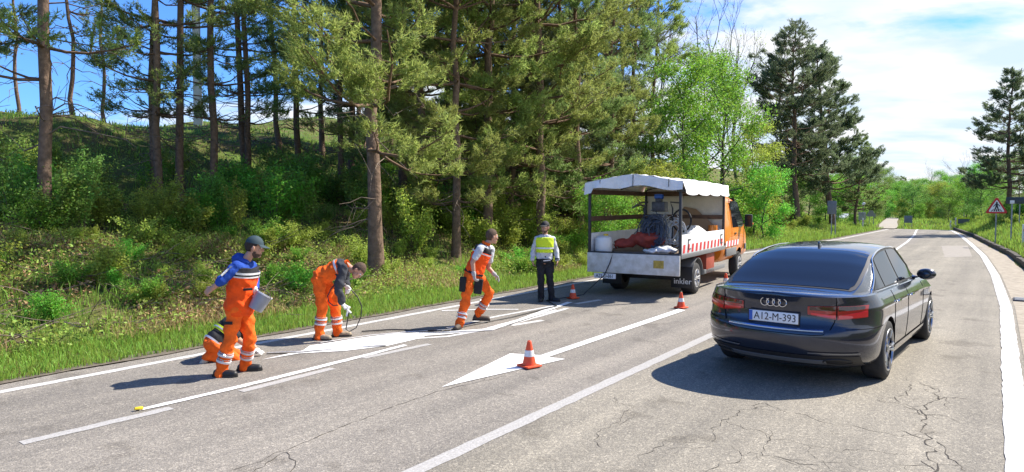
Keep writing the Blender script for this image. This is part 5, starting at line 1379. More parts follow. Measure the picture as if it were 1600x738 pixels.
def hand(b, p, d, n, curl=.5, side=1, g=0.0, sc=.95, fing=(0, 1, 2, 3), thumb_in=.4):
    d = Vector(d).normalized(); n = Vector(n); n = (n - d * n.dot(d)).normalized(); l = d.cross(n) * side
    p = Vector(p)
    offs, ln = (-.029, -.010, .009, .027), (.92, 1.0, .94, .74)
    for i in range(4):
        k = p + (d * .082 + l * offs[i]) * sc
        capsule(b, p + (d * .012 + l * offs[i] * .55) * sc, k, (.016 + g) * sc, (.0125 + g) * sc, 8)
        q, dd, c = k, d, curl * (.85 + .1 * i)
        for L_, r0, r1 in ((.040, .0100, .0092), (.026, .0092, .0085), (.020, .0085, .0070)):
            dd = (Matrix.Rotation(c * (1 if d.cross(n).dot(l) * side > 0 else 1), 3, d.cross(n)) @ dd).normalized()
            e = q + dd * L_ * ln[i] * sc; capsule(b, q, e, (r0 + g) * sc, (r1 + g) * sc, 8); q = e
    q = p + (d * .028 - l * .028) * sc; dd = (d * .62 - l * .68 + n * thumb_in).normalized()
    for L_, r0, r1 in ((.040, .0140, .0115), (.030, .0112, .0095), (.022, .0095, .0075)):
        e = q + dd * L_ * sc; capsule(b, q, e, (r0 + g) * sc, (r1 + g) * sc, 8); q = e; dd = (dd + d * .25 + n * .2).normalized()

class Fig:
    K = .93
    def __init__(s, name_label, Y0, org, scl, J, f, up=(0, 0, 1), feet=None, group=None, toes=None):
        s.Y0 = Y0
        s.J = {k: at(org[0] + v[0] / scl, org[1] + v[1] / scl, Y0 + v[2]) for k, v in J.items()}
        base = (s.J['ankA'] + s.J['ankB']) / 2; s.o = Vector((base.x, base.y, 0))
        s.root = empty("person", s.o); tag(s.root, name_label, "person", group)
        for k in s.J: s.J[k] = s.J[k] - s.o
        f = Vector(f).normalized(); up = Vector(up); up = (up - f * up.dot(f)).normalized()
        s.f, s.up, s.rt = f, up, f.cross(up)
        s.HM = Matrix((s.rt, f, up)).transposed()
        lat0 = (s.J['hipB'] - s.J['hipA']).normalized(); lat1 = (s.J['shB'] - s.J['shA']).normalized()
        sp = (s.J['neck'] - s.J['pelvis'])
        s.spine = []
        for q in (-.16, 0, .18, .38, .58, .78, .93, 1.02):
            l = lat0.lerp(lat1, min(1, max(0, q))).normalized(); c = s.J['pelvis'] + sp * q; ax = sp.normalized()
            l = (l - ax * l.dot(ax)).normalized(); d = ax.cross(l)
            s.spine.append((q, c, l, d))
        s.ax = sp.normalized(); s.splen = sp.length
    def h(s, x, y, z): return s.J['head'] + s.HM @ Vector((x, y, z))
    def torso(s, b, q0, q1, g, belly=0.0):
        Wd = lambda q: ip(q, [-.16, 0, .18, .38, .58, .78, .93, 1.02], [.135, .165, .150, .142, .155, .170, .150, .075]) * s.K + g
        Dp = lambda q: ip(q, [-.16, 0, .18, .38, .58, .78, .93, 1.02], [.095, .112, .108, .104 + belly, .110, .108, .085, .060]) * s.K + g
        secs = []
        for q in lin(q0, q1, 9):
            a = max(0, min(len(s.spine) - 2, sum(1 for e in s.spine if e[0] <= q) - 1)); e0, e1 = s.spine[a], s.spine[a + 1]; k = (q - e0[0]) / (e1[0] - e0[0])
            secs.append((e0[1].lerp(e1[1], k), e0[2].lerp(e1[2], k).normalized(), e0[3].lerp(e1[3], k).normalized(), Wd(q), Dp(q)))
        loft(b, secs)
    def limb(s, b, names, radii, g=0.0):
        P = [s.J[n] if isinstance(n, str) else n for n in names]
        for i in range(len(P) - 1): capsule(b, P[i], P[i + 1], radii[i] * s.K + g, radii[i + 1] * s.K + g)
    def arm_mid(s, k, q):  # point on the arm: q in 0..2, shoulder-elbow-wrist
        a = [s.J['sh' + k], s.J['el' + k], s.J['wr' + k]]; i = min(1, int(q)); return a[i].lerp(a[i + 1], q - i)
    def body(s, hands, gloves=None, jaw=1.0):
        b = MB(); K = s.K
        s.torso(b, -.16, 1.02, -.012)
        for k in 'AB':
            s.limb(b, ('sh' + k, 'el' + k, 'wr' + k), (.052, .042, .029)); s.limb(b, ('hip' + k, 'knee' + k, 'ank' + k), (.075, .052, .038))
            capsule(b, s.J['neck'] - s.ax * .06, s.J['sh' + k], .055 * K, .05 * K)
            d, n, curl, side = hands[k][:4]
            if k not in (gloves or {}): hand(b, s.J['wr' + k], d, n, curl, side)
        capsule(b, s.J['neck'], s.h(0, -.02, -.06), .056 * K, .052 * K)
        R_ = s.HM
        b.sphere(s.h(0, -.008, .018), K, 18, 14, (.076, .095, .104), R_); b.sphere(s.h(0, .030, -.045), K, 16, 12, (.058, .062, .070), R_)
        capsule(b, s.h(0, .083, .012), s.h(0, .100, -.022), .011, .0145, 8); capsule(b, s.h(-.03, .076, .030), s.h(.03, .076, .030), .013, .013, 8)
        capsule(b, s.h(0, .078, -.088), s.h(0, .070, -.098), .016, .016, 8); capsule(b, s.h(-.016, .086, -.056), s.h(.016, .086, -.056), .0085, .0085, 8)
        for sx in (-1, 1): b.sphere(s.h(sx * .077, -.008, -.008), K, 10, 8, (.014, .020, .034), R_); capsule(b, s.h(sx * .045, .062, -.012), s.h(sx * .035, .070, -.03), .015, .012, 8)
        o = remesh(b, "body", M_skin, s.root, .0068, 2)
        for sx in (-1, 1):
            e = MB(); e.sphere(s.h(sx * .031, .0765, .013), .0125, 10, 8); eo = e.build("eye", M_eye, s.root)
            e = MB(); e.sphere(s.h(sx * .031, .0855, .013), .0062, 8, 6); e.build("iris", M_iris, eo)
        e = MB(); e.sphere(s.h(0, .0905, -.0555), 1, 10, 6, (.019, .005, .0045), R_); e.build("mouth", M_lip, s.root)
        for k, (m_, g_) in (gloves or {}).items():
            b = MB(); d, n, curl, side = hands[k][:4]; hand(b, s.J['wr' + k] - Vector(d).normalized() * .01, d, n, curl, side, g_)
            capsule(b, s.J['wr' + k] - Vector(d).normalized() * .03, s.J['wr' + k], .036, .036); remesh(b, "glove", m_, s.root, .006, 1)
    def cut_ellip(s, name, c, sc, keep, m_, parent=None):
        b = MB(); b.sphere((0, 0, 0), 1, 28, 20, sc); F_ = []
        for fc in b.f:
            c_ = sum((Vector(b.v[i]) for i in fc), Vector()) / len(fc) + Vector(c)
            if keep(c_): F_.append(fc)
        b2 = MB(); b2.add([s.h(*(Vector(v) + Vector(c))) for v in b.v], F_)
        me_b = MB(); used = sorted({i for f in F_ for i in f}); mp_ = {i: j for j, i in enumerate(used)}
        me_b.add([b2.v[i] for i in used], [tuple(mp_[i] for i in f) for f in F_]); return me_b.build(name, m_, parent or s.root, angle=70, solid=.006)
    def hair(s, m_, low=-.02): s.cut_ellip("hair", (0, -.014, .022), (.080, .099, .108), lambda c: c.z > .062 or (c.y < .025 - .2 * (0.06 - c.z) and c.z > low - (.045 if c.y < -.03 else 0)), m_)
    def beard(s, m_): s.cut_ellip("beard", (0, .028, -.046), (.0615, .0665, .074), lambda c: c.y > -.005 and c.z < -.072 + .026 * (c.y < .035) and not (c.y > .080 and abs(c.x) < .022 and c.z > -.066), m_)
    def cap(s, m_):
        o = s.cut_ellip("cap", (0, -.008, .028), (.0835, .1035, .108), lambda c: c.z > .038, m_)
        b = MB(); b.grid(lambda a, q: s.h(.078 * math.sin(a) * (1 + .05 * q), .02 + .070 * math.cos(a) + q * .078 * math.cos(a), .046 - .022 * q * math.cos(a) - .022 * math.sin(a) ** 2 * q), lin(-1.25, 1.25, 13), lin(0, 1, 5)); b.build("visor", m_, o, solid=.005)
    def trousers(s, m_, r=(.104, .078, .070), hem=.04, top=.20, wr=.0075, paint=None):
        b = MB(); s.torso(b, -.12, top, .012)
        for k in 'AB':
            a = s.J['ank' + k]; kn = s.J['knee' + k]; e = a + (a - kn).normalized() * (hem - .04)
            s.limb(b, (s.J['hip' + k] , s.J['hip' + k].lerp(kn, .5), kn, kn.lerp(e, .55), e), (r[0], (r[0] + r[1]) / 2, r[1], (r[1] + r[2]) / 2, r[2]))
        return remesh(b, "trousers", m_, s.root, .0105, 3, wr, 19, paint)
    def ring(s, name, p, d, r, w, m_, parent=None, fl=1.0):
        d = Vector(d).normalized(); b = MB(); b.tube([p - d * w / 2, p, p + d * w / 2], [r, r * 1.015, r], 20, caps=False, flat=fl); return b.build(name, m_, parent or s.root, solid=-.003)
    def leg_bands(s, q=.42, r=.082, gap=.075, w=.042):
        for k in 'AB':
            kn, a = s.J['knee' + k], s.J['ank' + k]; d = (a - kn)
            for e in (0, gap): s.ring("reflective_band", kn + d * q + d.normalized() * e, d, r - .004 * (e > 0), w, M_refl)
    def torso_ring(s, name, q, g, hw, m_, belly=0.0):
        """a band round the torso at spine fraction q"""
        b = MB(); V = []; n = 28
        for qq in (q - hw, q + hw):
            a = max(0, min(len(s.spine) - 2, sum(1 for e in s.spine if e[0] <= qq) - 1)); e0, e1 = s.spine[a], s.spine[a + 1]; k = (qq - e0[0]) / (e1[0] - e0[0])
            c, l, d = e0[1].lerp(e1[1], k), e0[2].lerp(e1[2], k), e0[3].lerp(e1[3], k)
            w = ip(qq, [-.16, 0, .18, .38, .58, .78, .93, 1.02], [.135, .165, .150, .142, .155, .170, .150, .075]) * s.K + g
            h = ip(qq, [-.16, 0, .18, .38, .58, .78, .93, 1.02], [.095, .112, .108, .104 + belly, .110, .108, .085, .060]) * s.K + g
            V += [c + l * (w * math.copysign(abs(math.cos(t_)) ** .85, math.cos(t_))) + d * (h * math.copysign(abs(math.sin(t_)) ** .85, math.sin(t_))) for t_ in [2 * math.pi * i / n for i in range(n)]]
        b.add(V, [(i, (i + 1) % n, n + (i + 1) % n, n + i) for i in range(n)]); return b.build(name, m_, s.root, angle=80, solid=-.003)
    def top(s, name, m_, q0, q1, g, arms=None, ar=(.066, .056, .046), wr=.004, paint=None, belly=0.0, yoke=True):
        b = MB(); s.torso(b, q0, q1, g, belly)
        for k in 'AB':
            if yoke: capsule(b, s.J['neck'] - s.ax * .07, s.J['sh' + k], .068 * s.K + g * .6, .060 * s.K + g * .6)
            q = (arms or {}).get(k, 0)
            if q:
                P = [s.J['sh' + k]] + [s.arm_mid(k, t_) for t_ in lin(0, q, 5)[1:]]; rr_ = [ip(t_, [0, 1, 2], ar) for t_ in lin(0, q, 5)]
                for i in range(4): capsule(b, P[i], P[i + 1], rr_[i], rr_[i + 1])
        return remesh(b, name, m_, s.root, .0105, 3, wr, 21, paint)
    def collar(s, m_, r=.066, w=.05): return s.ring("collar", s.J['neck'] + s.ax * .012, s.ax, r, w, m_)
    def shoe(s, k, dr, m_, lift=0.0, tip=None, boot=0.0):
        a = s.J['ank' + k]; b = MB()
        if tip is None:
            d = Vector((dr[0], dr[1], 0)).normalized(); g = Vector((a.x, a.y, lift))
            heel, mid, toe = g - d * .045 + Vector((0, 0, .042)), g + d * .07 + Vector((0, 0, .040)), g + d * .165 + Vector((0, 0, .036))
        else:
            d = Vector(tip).normalized(); heel, mid, toe = a - d * .02, a + d * .10, a + d * .19
        capsule(b, heel, mid, .043, .046); capsule(b, mid, toe, .046, .040); capsule(b, heel + Vector((0, 0, .0)), a + (s.J['knee' + k] - a).normalized() * (.03 + boot), .044, .050 + boot * .05)
        so = remesh(b, "boot" if boot else "shoe", m_, s.root, .009, 3, clampz=.012 if tip is None else None)
        if tip is None:
            lt = Vector((-d.y, d.x, 0)); sb = MB(); pts = [(-.088, -.032), (-.095, 0), (-.088, .032), (.0, .042), (.10, .047), (.17, .040), (.206, .012), (.206, -.012), (.17, -.040), (.10, -.047), (.0, -.042)]
            sb.prism(pts, g + Vector((0, 0, .002 - lift if lift == 0 else .0)), d, lt, .024); sb.build("sole", M_boot, so, smooth=False)
        return so

# --- worker in blue hoodie, nearest
f1 = Fig("man in navy cap, blue hoodie and orange vest walking with a grey bucket", 7.72, (290, 350), 2.84, dict(
    pelvis=(240, 368, .08), neck=(264, 168, .08), head=(306, 104, .10), shA=(226, 190, -.07), shB=(292, 188, .22), elA=(160, 252, -.16), wrA=(122, 284, -.18),
    elB=(306, 262, .24), wrB=(308, 298, .10), hipA=(222, 376, -.01), hipB=(258, 374, .17), kneeA=(196, 515, -.02), ankA=(155, 664, -.03), kneeB=(286, 508, .16), ankB=(262, 636, .24)), (.93, .30, -.22))
f1.body({'A': ((-.80, -.05, -.55), (.2, .9, -.3), .55, 1), 'B': ((.25, -.1, -.9), (-.8, 0, -.2), 1.1, -1)}, {'B': (M_glove, .003)})
f1.trousers(M_or); f1.leg_bands(.42, .083)
f1.top("hoodie", M_blue, .30, 1.0, .016, {'A': 1.25, 'B': 1.6})
nk = f1.J['neck']
def vest_paint(fig, hi=.72, arm_gap=None):
    ax, p0, L_ = fig.ax, fig.J['pelvis'], fig.splen
    return lambda c: 1 if (c - p0).dot(ax) / L_ > hi else 0
f1.top("vest", [M_orv, M_blk], -.15, .90, .044, None, wr=.0065, paint=vest_paint(f1, .70), yoke=False)
f1.torso_ring("reflective_band", .775, .052, .022, M_refl); f1.torso_ring("reflective_band", .700, .052, .016, M_refl)
b = MB(); b.sphere(nk + Vector((-.07, -.0, .02)), 1, 16, 10, (.08, .095, .085)); capsule(b, nk + Vector((-.06, -.06, .03)), nk + Vector((.05, -.06, -.01)), .045, .03); capsule(b, nk + Vector((-.06, .06, .03)), nk + Vector((.05, .05, -.01)), .045, .03)
remesh(b, "hood", M_blue, f1.root, .009, 3, .004, 25)
for k_, dy in (('A', -.052),):
    P = [f1.arm_mid('A', q) for q in (.12, .45, .8)]; b = MB()
    for off in (.0, ):
        b.tube([p + Vector((-.012, -.062, .03)) for p in P], .012, 6)
    b.build("sleeve_stripe", M_glove, f1.root)
b = MB(); b.box((f1.J["pelvis"].lerp(f1.J["neck"], .42)) + Vector((.12, -.135, 0)), (.10, .02, .03), Matrix.Rotation(.5, 3, "Z")); b.build("pocket_flap", M_blk, f1.root, bevel=.006)
f1.beard(M_hair_b); f1.hair(M_hair, -.01); f1.cap(M_cap)
f1.shoe('A', (1, -.12), M_boot); f1.shoe('B', (1, .05), M_boot)
for (p, q) in ((.22, -.09),):
    b = MB(); c = f1.J['hipA'].lerp(f1.J['kneeA'], .42) + Vector((-.02, -.092, 0)); b.box(c, (.10, .012, .035)); b.build("thigh_pocket", M_blk, f1.root, bevel=.005)
wr = f1.o + f1.J['wrB']
bk = empty("bucket", wr + Vector((.075, -.06, -.115)), 0); tag(bk, "grey plastic bucket tilted in the hand of the man in the blue hoodie", "bucket")
b = MB(); b.lathe([(0, -.12), (.085, -.12), (.092, -.115), (.112, .11), (.107, .11), (.088, -.108), (0, -.11)], 28); b.build("pail", mat("bucket_grey", (0.27, 0.28, 0.32), 0.5, var=0.12, scale=10), bk)
b = MB(); b.lathe([(.108, .095), (.120, .097), (.120, .112), (.108, .114)], 28, close=True); b.build("rim", M_refl, bk)
b = MB(); b.tube([(.112 * math.cos(a), -.05 - .05 * math.sin(a), .10 + .06 * math.sin(a)) for a in lin(0, math.pi, 14)], .004, 6); b.build("handle", M_steel, bk)
bk.rotation_euler = (-.25, .50, 0); bk.scale = (.88,) * 3

# --- kneeling worker behind
f2 = Fig("man in black shirt with yellow green braces kneeling behind the man in the blue hoodie", 8.42, (290, 350), 2.84, dict(
    pelvis=(122, 528, .08), neck=(212, 432, .28), head=(250, 420, .36), shA=(196, 446, .14), shB=(222, 436, .46), elA=(232, 512, .14), wrA=(292, 556, .30), elB=(282, 518, .52), wrB=(318, 562, .52),
    hipA=(116, 536, -.01), hipB=(132, 530, .20), kneeA=(218, 596, .12), ankA=(98, 590, -.03), kneeB=(236, 588, .36), ankB=(112, 588, .18)), (.75, .2, -.6), (.5, 0, .8))
f2.body({'A': ((.85, .2, -.3), (0, 0, -1), .25, -1), 'B': ((.9, .0, -.35), (0, 0, -1), .25, 1)}, {'A': (M_glove, .003), 'B': (M_glove, .003)})
f2.trousers(M_or, wr=.005); f2.top("shirt", M_blk, -.02, .98, .02, {'A': .75, 'B': .75})
f2.torso_ring("hi_vis_band", .46, .032, .085, M_lime); f2.torso_ring("reflective_band", .46, .036, .022, M_refl); f2.torso_ring("belt", .0, .028, .035, M_refl)
f2.hair(M_hair)
f2.shoe('A', None, M_shoe_l, tip=(-.55, -.15, -.85)); f2.shoe('B', None, M_shoe_l, tip=(-.55, -.1, -.85))

# --- bending worker with spray gun
f3 = Fig("man in orange workwear with charcoal sleeves bending over to spray the wet arrow", 9.86, (470, 380), 4.34, dict(
    pelvis=(132, 228, .06), neck=(308, 150, .06), head=(390, 186, .03), shA=(284, 176, -.13), shB=(312, 160, .24), elA=(252, 318, -.19), wrA=(284, 412, -.14), elB=(296, 262, .28), wrB=(312, 292, .16),
    hipA=(120, 250, -.04), hipB=(162, 246, .16), kneeA=(146, 440, -.05), ankA=(122, 636, -.06), kneeB=(236, 448, .16), ankB=(250, 606, .18)), (.42, -.28, -.86), (.85, 0, .45))
f3.body({'A': ((.45, .0, -.85), (.8, .1, .3), .75, 1), 'B': ((.6, -.2, -.7), (-.5, -.6, 0), .8, -1)}, {'A': (M_glove, .004), 'B': (M_glove, .004)})
f3.trousers(M_or, (.108, .082, .074), top=.28, wr=.0075); f3.leg_bands(.36, .086, .07)
f3.top("jacket", [M_or, M_dgrey], .02, 1.0, .030, {'A': 1.85, 'B': 1.85}, (.074, .064, .050), .007, paint=lambda c, p0=f3.J['pelvis'], ax=f3.ax, L_=f3.splen: 1 if (c - p0).dot(ax) / L_ > .80 or (c - p0).dot(ax) / L_ > .62 and c.z < p0.z + .06 or (c.x > f3.J['elA'].x - .06 and c.z < f3.J['shA'].z - .12 and (c - p0).dot(ax) / L_ > .35) else 0)
f3.torso_ring("reflective_band", .735, .040, .035, M_refl)
f3.collar(M_or, .07, .07); f3.hair(M_hair_b)
f3.shoe('A', (.95, -.25), M_shoe); f3.shoe('B', (.97, .10), M_shoe)
hp = f3.o + f3.J['wrA']
sg = empty("spray_gun", hp + Vector((.085, -.01, -.10))); tag(sg, "small grey spray gun in the lower hand of the bending worker", "spray gun")
b = MB(); b.tube([(-.06, 0, .03), (-.01, 0, .01), (.035, 0, -.03)], [.014, .017, .012], 10); b.tube([(-.01, 0, .0), (-.03, 0, -.08)], [.014, .012], 8); b.build("gun_body", M_refl, sg)
b = MB(); b.tube([(.035, 0, -.03), (.065, 0, -.075), (.07, 0, -.10)], [.008, .007, .011], 8); b.build("nozzle", M_steel, sg)
b = MB(); b.tube([at(470 + x / 4.34, 380 + y / 4.34, 9.86 + d) for x, y, d in ((326, 470, -.1), (306, 585, -.1), (330, 600, -.08), (375, 575, -.02), (408, 500, .05), (414, 430, .1), (385, 365, .14), (335, 310, .14), (300, 290, .14), (250, 260, -.16), (205, 310, -.16), (182, 360, -.18), (190, 400, -.18), (220, 425, -.17), (255, 420, -.16))], .008, 8)
tag(b.build("spray_hose", M_black, None), "black hose looping from the bending worker's hand to his spray gun", "hose")

# --- striding worker
f4 = Fig("man in orange vest over grey T-shirt striding with a black tool belt", 10.72, (690, 340), 3.88, dict(
    pelvis=(190, 345, .22), neck=(266, 166, .22), head=(306, 116, .24), shA=(232, 192, .06), shB=(300, 192, .40), elA=(188, 272, .0), wrA=(196, 346, -.02), elB=(284, 306, .40), wrB=(322, 346, .34),
    hipA=(168, 362, .12), hipB=(224, 362, .32), kneeA=(142, 520, .05), ankA=(108, 652, -.02), kneeB=(292, 462, .38), ankB=(220, 588, .55)), (.86, .48, -.12))
f4.body({'A': ((.15, -.05, -.95), (.8, .4, 0), .6, 1), 'B': ((.75, -.1, -.6), (-.2, -.3, -.9), .45, -1)}, {'A': (M_glove_g, .003), 'B': (M_glove_g, .002)})
f4.trousers(M_or, (.106, .082, .072), wr=.0075); f4.leg_bands(.46, .084, .06, .036)
f4.top("t_shirt", M_lgrey, .3, .99, .014, {'A': .62, 'B': .62})
f4.top("vest", [M_orv, M_blk], .0, .93, .032, None, wr=.004, paint=vest_paint(f4, .77), yoke=False)
f4.torso_ring("reflective_band", .73, .040, .018, M_refl); f4.collar(M_or, .07, .07); f4.torso_ring("tool_belt", .07, .032, .035, M_blk)
for (x, y, d, s_) in ((128, 405, .02, (.10, .07, .24)), (222, 418, .10, (.13, .08, .24))):
    p = at(690 + x / 3.88, 340 + y / 3.88, 10.72 + d) - f4.o; b = MB(); b.box(p, s_, Matrix.Rotation(.1, 3, 'Y'), taper=1.1); b.build("tool_pouch", M_blk, f4.root, bevel=.02)
f4.hair(M_hair_b)
f4.shoe('A', (-.25, -1), M_shoe_b); f4.shoe('B', (.97, -.1), M_shoe_b, lift=.03)

# --- traffic officer
f5 = Fig("man in black cap, grey sweatshirt and yellow hi-vis vest standing on the road edge", 13.75, (810, 330), 4.61, dict(
    pelvis=(188, 352, 0), neck=(190, 170, 0), head=(192, 118, -.02), shA=(136, 203, 0), shB=(244, 203, 0), elA=(108, 284, .03), wrA=(102, 350, -.05), elB=(272, 284, .03), wrB=(280, 352, -.05),
    hipA=(160, 362, 0), hipB=(216, 362, 0), kneeA=(162, 485, -.03), ankA=(163, 632, 0), kneeB=(226, 488, -.02), ankB=(242, 632, .0)), (-.50, -.84, .04))
f5.body({'A': ((.05, -.1, -.98), (1, -.2, 0), .5, -1), 'B': ((.05, -.1, -.98), (-1, -.2, 0), .5, 1)})
f5.trousers(M_blk, (.102, .080, .068), wr=.004)
f5.top("sweatshirt", M_lgrey, .02, 1.0, .024, {'A': 1.93, 'B': 1.93}, (.066, .058, .046), .0045, belly=.02)
f5.top("hi_vis_vest", [M_lime, M_blk], .30, .90, .040, None, wr=.0025, belly=.02, yoke=False, paint=lambda c: 1 if c.z < f5.J['pelvis'].z + .30 * f5.splen - .005 else 0)
f5.torso_ring("reflective_band", .48, .050, .030, M_refl, .02); f5.torso_ring("belt", .03, .02, .03, M_blk)
b = MB(); p = f5.J['pelvis'] + Vector((.02, -.135, -.01)); b.box(p, (.20, .06, .09)); b.build("belt_bag", M_blk, f5.root, bevel=.02)
b = MB(); b.box(p + Vector((.02, -.032, .012)), (.14, .006, .02), Matrix.Rotation(-.1, 3, 'Y')); b.build("bag_flash", M_refl, f5.root)
b = MB(); p = f5.J['hipB'] + Vector((.09, -.02, -.12)); b.box(p, (.05, .10, .22)); b.build("radio_pouch", M_blk, f5.root, bevel=.015)
f5.ring("watch", f5.J['wrB'] + Vector((0, 0, .02)), (0, 0, 1), .042, .035, M_blk)
f5.beard(M_hair_b); f5.hair(M_hair, -.01); f5.cap(M_cap_k)
f5.shoe('A', (-.12, -1), M_boot, boot=.12); f5.shoe('B', (.75, -.66), M_boot, boot=.12)
# ------------------------------------------------------------------ signs, posts and other roadside things
M_galv = mat("galvanised_post", (0.33, 0.34, 0.35), 0.5, metal=0.5, var=0.15, scale=12)
M_back = mat("sign_back_grey", (0.13, 0.15, 0.18), 0.55, var=0.15, scale=6)
M_signw = mat("sign_white", (0.78, 0.78, 0.77), 0.4)
M_signr = mat("sign_red", (0.55, 0.02, 0.025), 0.4)
M_yel = mat("sign_fluorescent_yellow", (0.80, 0.86, 0.04), 0.5)
def face_cam(p): return -math.atan2(p.x, p.y)
# pedestrian warning sign
p = on_ground(1556.5, 31.0); ts_ = empty("warning_sign", p, face_cam(p) * .6); tag(ts_, "red-edged triangular warning sign with a walking pedestrian on a crossing, on the right bank", "sign")
zc = at(1556, 322, 31).z - p.z
b = MB(); b.tube([(0, .03, -.3), (0, .03, zc + .3)], .03, 10); b.build("post", M_galv, ts_)
def tri(r, rc=.06, n=4):
    P = []
    for k in range(3):
        a = math.pi / 2 + k * 2 * math.pi / 3; c = ((r - 2 * rc) * math.cos(a), (r - 2 * rc) * math.sin(a))
        P += [(c[0] + rc * math.cos(a + e), c[1] + rc * math.sin(a + e)) for e in lin(-math.pi / 3, math.pi / 3, n)]
    return P
R0 = .52
o_ = (0, 0, zc - .08)
b = MB(); b.prism(tri(R0), (0, 0.012, zc - .08), (1, 0, 0), (0, 0, 1), .012); pl_ = b.build("red_border", M_signr, ts_, smooth=False)
b = MB(); b.prism(tri(R0 * .72, .04), (0, -.006, zc - .08), (1, 0, 0), (0, 0, 1), .004); b.build("white_field", M_signw, ts_, smooth=False)
b = MB()
for i in range(5):
    x = (i - 2) * .10; b.prism([(x - .025, -.17), (x + .025, -.17), (x * .55 + .012, -.06), (x * .55 - .012, -.06)], (0, -.0115, zc - .08), (1, 0, 0), (0, 0, 1), .003)
b.build("crossing_bars", M_ink, ts_, smooth=False)
b = MB(); Y_ = -.018
b.lathe([(0, 0), (.034, 0), (.034, .004), (0, .004)], 14, (0, Y_ + .004, zc + .155), (0, -1, 0))
for P_ in ([(-.05, .0), (.05, .0), (.035, .18), (-.035, .18)], [(-.05, .02), (.0, .02), (-.06, -.17), (-.115, -.17)], [(.0, .02), (.05, .02), (.11, -.17), (.06, -.17)], [(-.035, .17), (-.035, .12), (-.12, .02), (-.14, .04)], [(.035, .17), (.035, .12), (.12, .03), (.14, .05)]):
    b.prism(P_, (0, Y_, zc - .06), (1, 0, 0), (0, 0, 1), .003)
b.build("walking_figure", M_ink, ts_, smooth=False)
def board(name, px, py, Y, w, h, label, m=M_back, posts=(0,), rz=0.0, foot=.4, frame_m=None, extra=0.0):
    c = at(px, py, Y); gp = Vector((c.x, c.y, gz(c.x, c.y))); zc = c.z - gp.z
    r = empty(name, gp, face_cam(gp) + rz); tag(r, label, "sign")
    b = MB(); b.box((0, 0, zc), (w, .03, h)); po = b.build("panel", m, r, bevel=.008)
    for x in posts:
        b = MB(); b.tube([(x * w, .03, -foot), (x * w, .03, zc + h * .48 + extra)], .028, 8); b.build("post", M_galv, r)
    if frame_m:
        for (x, z, sx, sz) in ((0, h / 2, w + .13, .13), (0, -h / 2, w + .13, .13), (-w / 2, 0, .13, h - .13), (w / 2, 0, .13, h - .13)):
            b = MB(); b.box((x, -.012, zc + z), (sx, .04, sz)); b.build("frame", frame_m, r)
    return r
board("road_sign", 1300, 324.5, 40, .50, .78, "tall grey back of a sign on a post at the left verge under the pines", posts=(0.0, .42), rz=.2)
board("road_sign", 1347, 338, 62, .62, .72, "pale grey back of a sign beside the triangular sign back", posts=(-.3, .3), rz=.3, m=mat("sign_back_pale", (0.30, 0.33, 0.34), 0.5, var=0.1, scale=5))
board("road_sign", 1419, 343, 58, .52, .60, "blue grey board on two posts left of the far thicket", posts=(-.55, .55), m=mat("board_blue_grey", (0.16, 0.20, 0.28), 0.5, var=0.1, scale=4))
r = board("road_sign", 1506, 346, 56, .95, .52, "board with a bright yellow frame on the right bank at the bend", frame_m=M_yel, posts=(0,), m=M_back, extra=.5)
board("direction_sign", 1590, 313.5, 36, 1.0, .36, "dark signboard behind the thin post at the right edge", posts=(.1,), rz=-.1, m=mat("board_dark", (0.05, 0.06, 0.07), 0.5))
board("road_sign", 1581.5, 316, 30, .16, .14, "small white plate on a thin post right of the warning sign", posts=(0,), m=M_signw)
p = at(1361, 334, 60); gp = Vector((p.x, p.y, gz(p.x, p.y))); r = empty("road_sign", gp, face_cam(gp)); tag(r, "grey back of a triangular sign among the small signs left of the side road", "sign")
b = MB(); b.prism(tri(.50), (0, 0, p.z - gp.z), (1, 0, 0), (0, 0, 1), .02); b.build("panel", mat("sign_back_light", (0.24, 0.26, 0.28), 0.5), r, smooth=False)
for x in (-.12, .2):
    b = MB(); b.tube([(x, .03, -.3), (x, .03, p.z - gp.z + .1)], .03, 8); b.build("post", M_galv, r)
p = at(1350, 319, 64); gp = Vector((p.x, p.y, gz(p.x, p.y))); r = empty("mirror_post", gp); tag(r, "round white convex mirror on a pole in front of the domed bush", "mirror")
b = MB(); b.tube([(0, .05, -.3), (0, .05, p.z - gp.z)], .03, 8); b.build("post", M_galv, r)
b = MB(); b.sphere((0, 0, p.z - gp.z), 1, 18, 10, (.20, .06, .17)); b.build("mirror_face", M_signw, r)
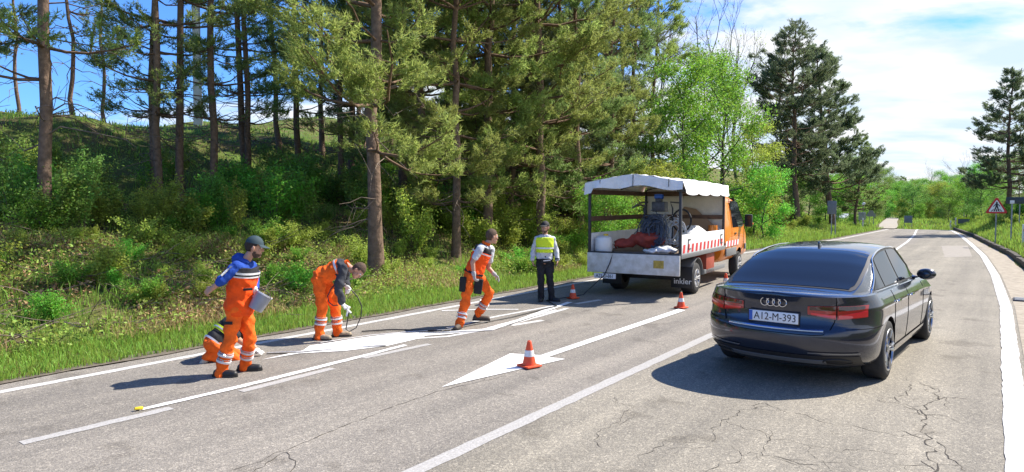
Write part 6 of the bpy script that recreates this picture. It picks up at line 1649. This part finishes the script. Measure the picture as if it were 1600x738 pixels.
for px, py, Y, lab in ((1348, 352, 54, "slim white marker post in the grass below the small signs"), (1493, 356, 54, "white marker post at the far end of the right-hand kerb"), (1599, 376, 27, "white marker post at the right edge above the kerb"), (1485, 356.5, 56, "white marker post left of the kerb's far end")):
    c = at(px, py, Y); gp = Vector((c.x, c.y, gz(c.x, c.y))); o = empty("marker_post", gp); tag(o, lab, "marker post", "white marker posts along the road")
    b = MB(); b.box((0, 0, .38), (.11, .06, .95), taper=.85); b.build("post", M_signw, o, bevel=.01)
    b = MB(); b.box((0, -.03, .62), (.05, .012, .10)); b.build("reflector", M_red, o)
# pale concrete mast behind the pines
p = on_ground(313, 46); o = empty("mast", p); tag(o, "tall pale concrete mast standing behind the pines on the field's crest", "mast")
b = MB(); b.tube([(0, 0, -.5), (0, 0, 9), (0, 0, 19)], [.31, .26, .17], 20); b.build("pole", mat("pale_concrete", (0.42, 0.42, 0.38), 0.85, var=0.15, scale=3, bump_s=.3), o)
b = MB(); b.lathe([(.36, -.1), (.36, .35), (.31, .4)], 20); b.build("foot", M_conc, o)
# small white car half hidden in the trees
pc_ = at(1323, 341, 92); o = empty("white_car", Vector((pc_.x, pc_.y, pc_.z - .8)), face_cam(pc_) + 1.2); tag(o, "small white car half hidden in the trees on the left verge", "car")
b = MB(); b.prism([(-2.0, .25), (2.0, .25), (2.05, .62), (1.9, .82), (1.0, .95), (.45, 1.38), (-1.2, 1.42), (-1.75, .98), (-2.02, .9)], (0, .8, 0), (1, 0, 0), (0, 0, 1), 1.6); b.build("body", M_signw, o, bevel=.06)
for sy in (-.815, .80):
    b = MB(); b.prism([(-1.5, .95), (.85, .95), (.4, 1.3), (-1.15, 1.33)], (0, sy + .015, 0), (1, 0, 0), (0, 0, 1), .012); b.build("side_window", M_glass, o, smooth=False)
for x in (-1.25, 1.3):
    for sy in (-.78, .78):
        b = MB(); b.lathe([(0, -.1), (.31, -.1), (.31, .1), (0, .1)], 20, (x, sy, .31), (0, 1, 0)); b.build("wheel", M_rubber, o)
# dark plate lying at the right-hand edge of the road
o = empty("drain_grate", G(1599, 470)); tag(o, "dark metal grate at the right edge of the shoulder", "grate"); o.rotation_euler = (0, 0, -TH)
b = MB(); b.box((0, 0, .01), (.34, .5, .04)); b.build("frame", M_steel, o, bevel=.005)
for k in range(6):
    b = MB(); b.box((0, -.2 + k * .08, .034), (.28, .035, .012)); b.build("bar", M_galv, o)
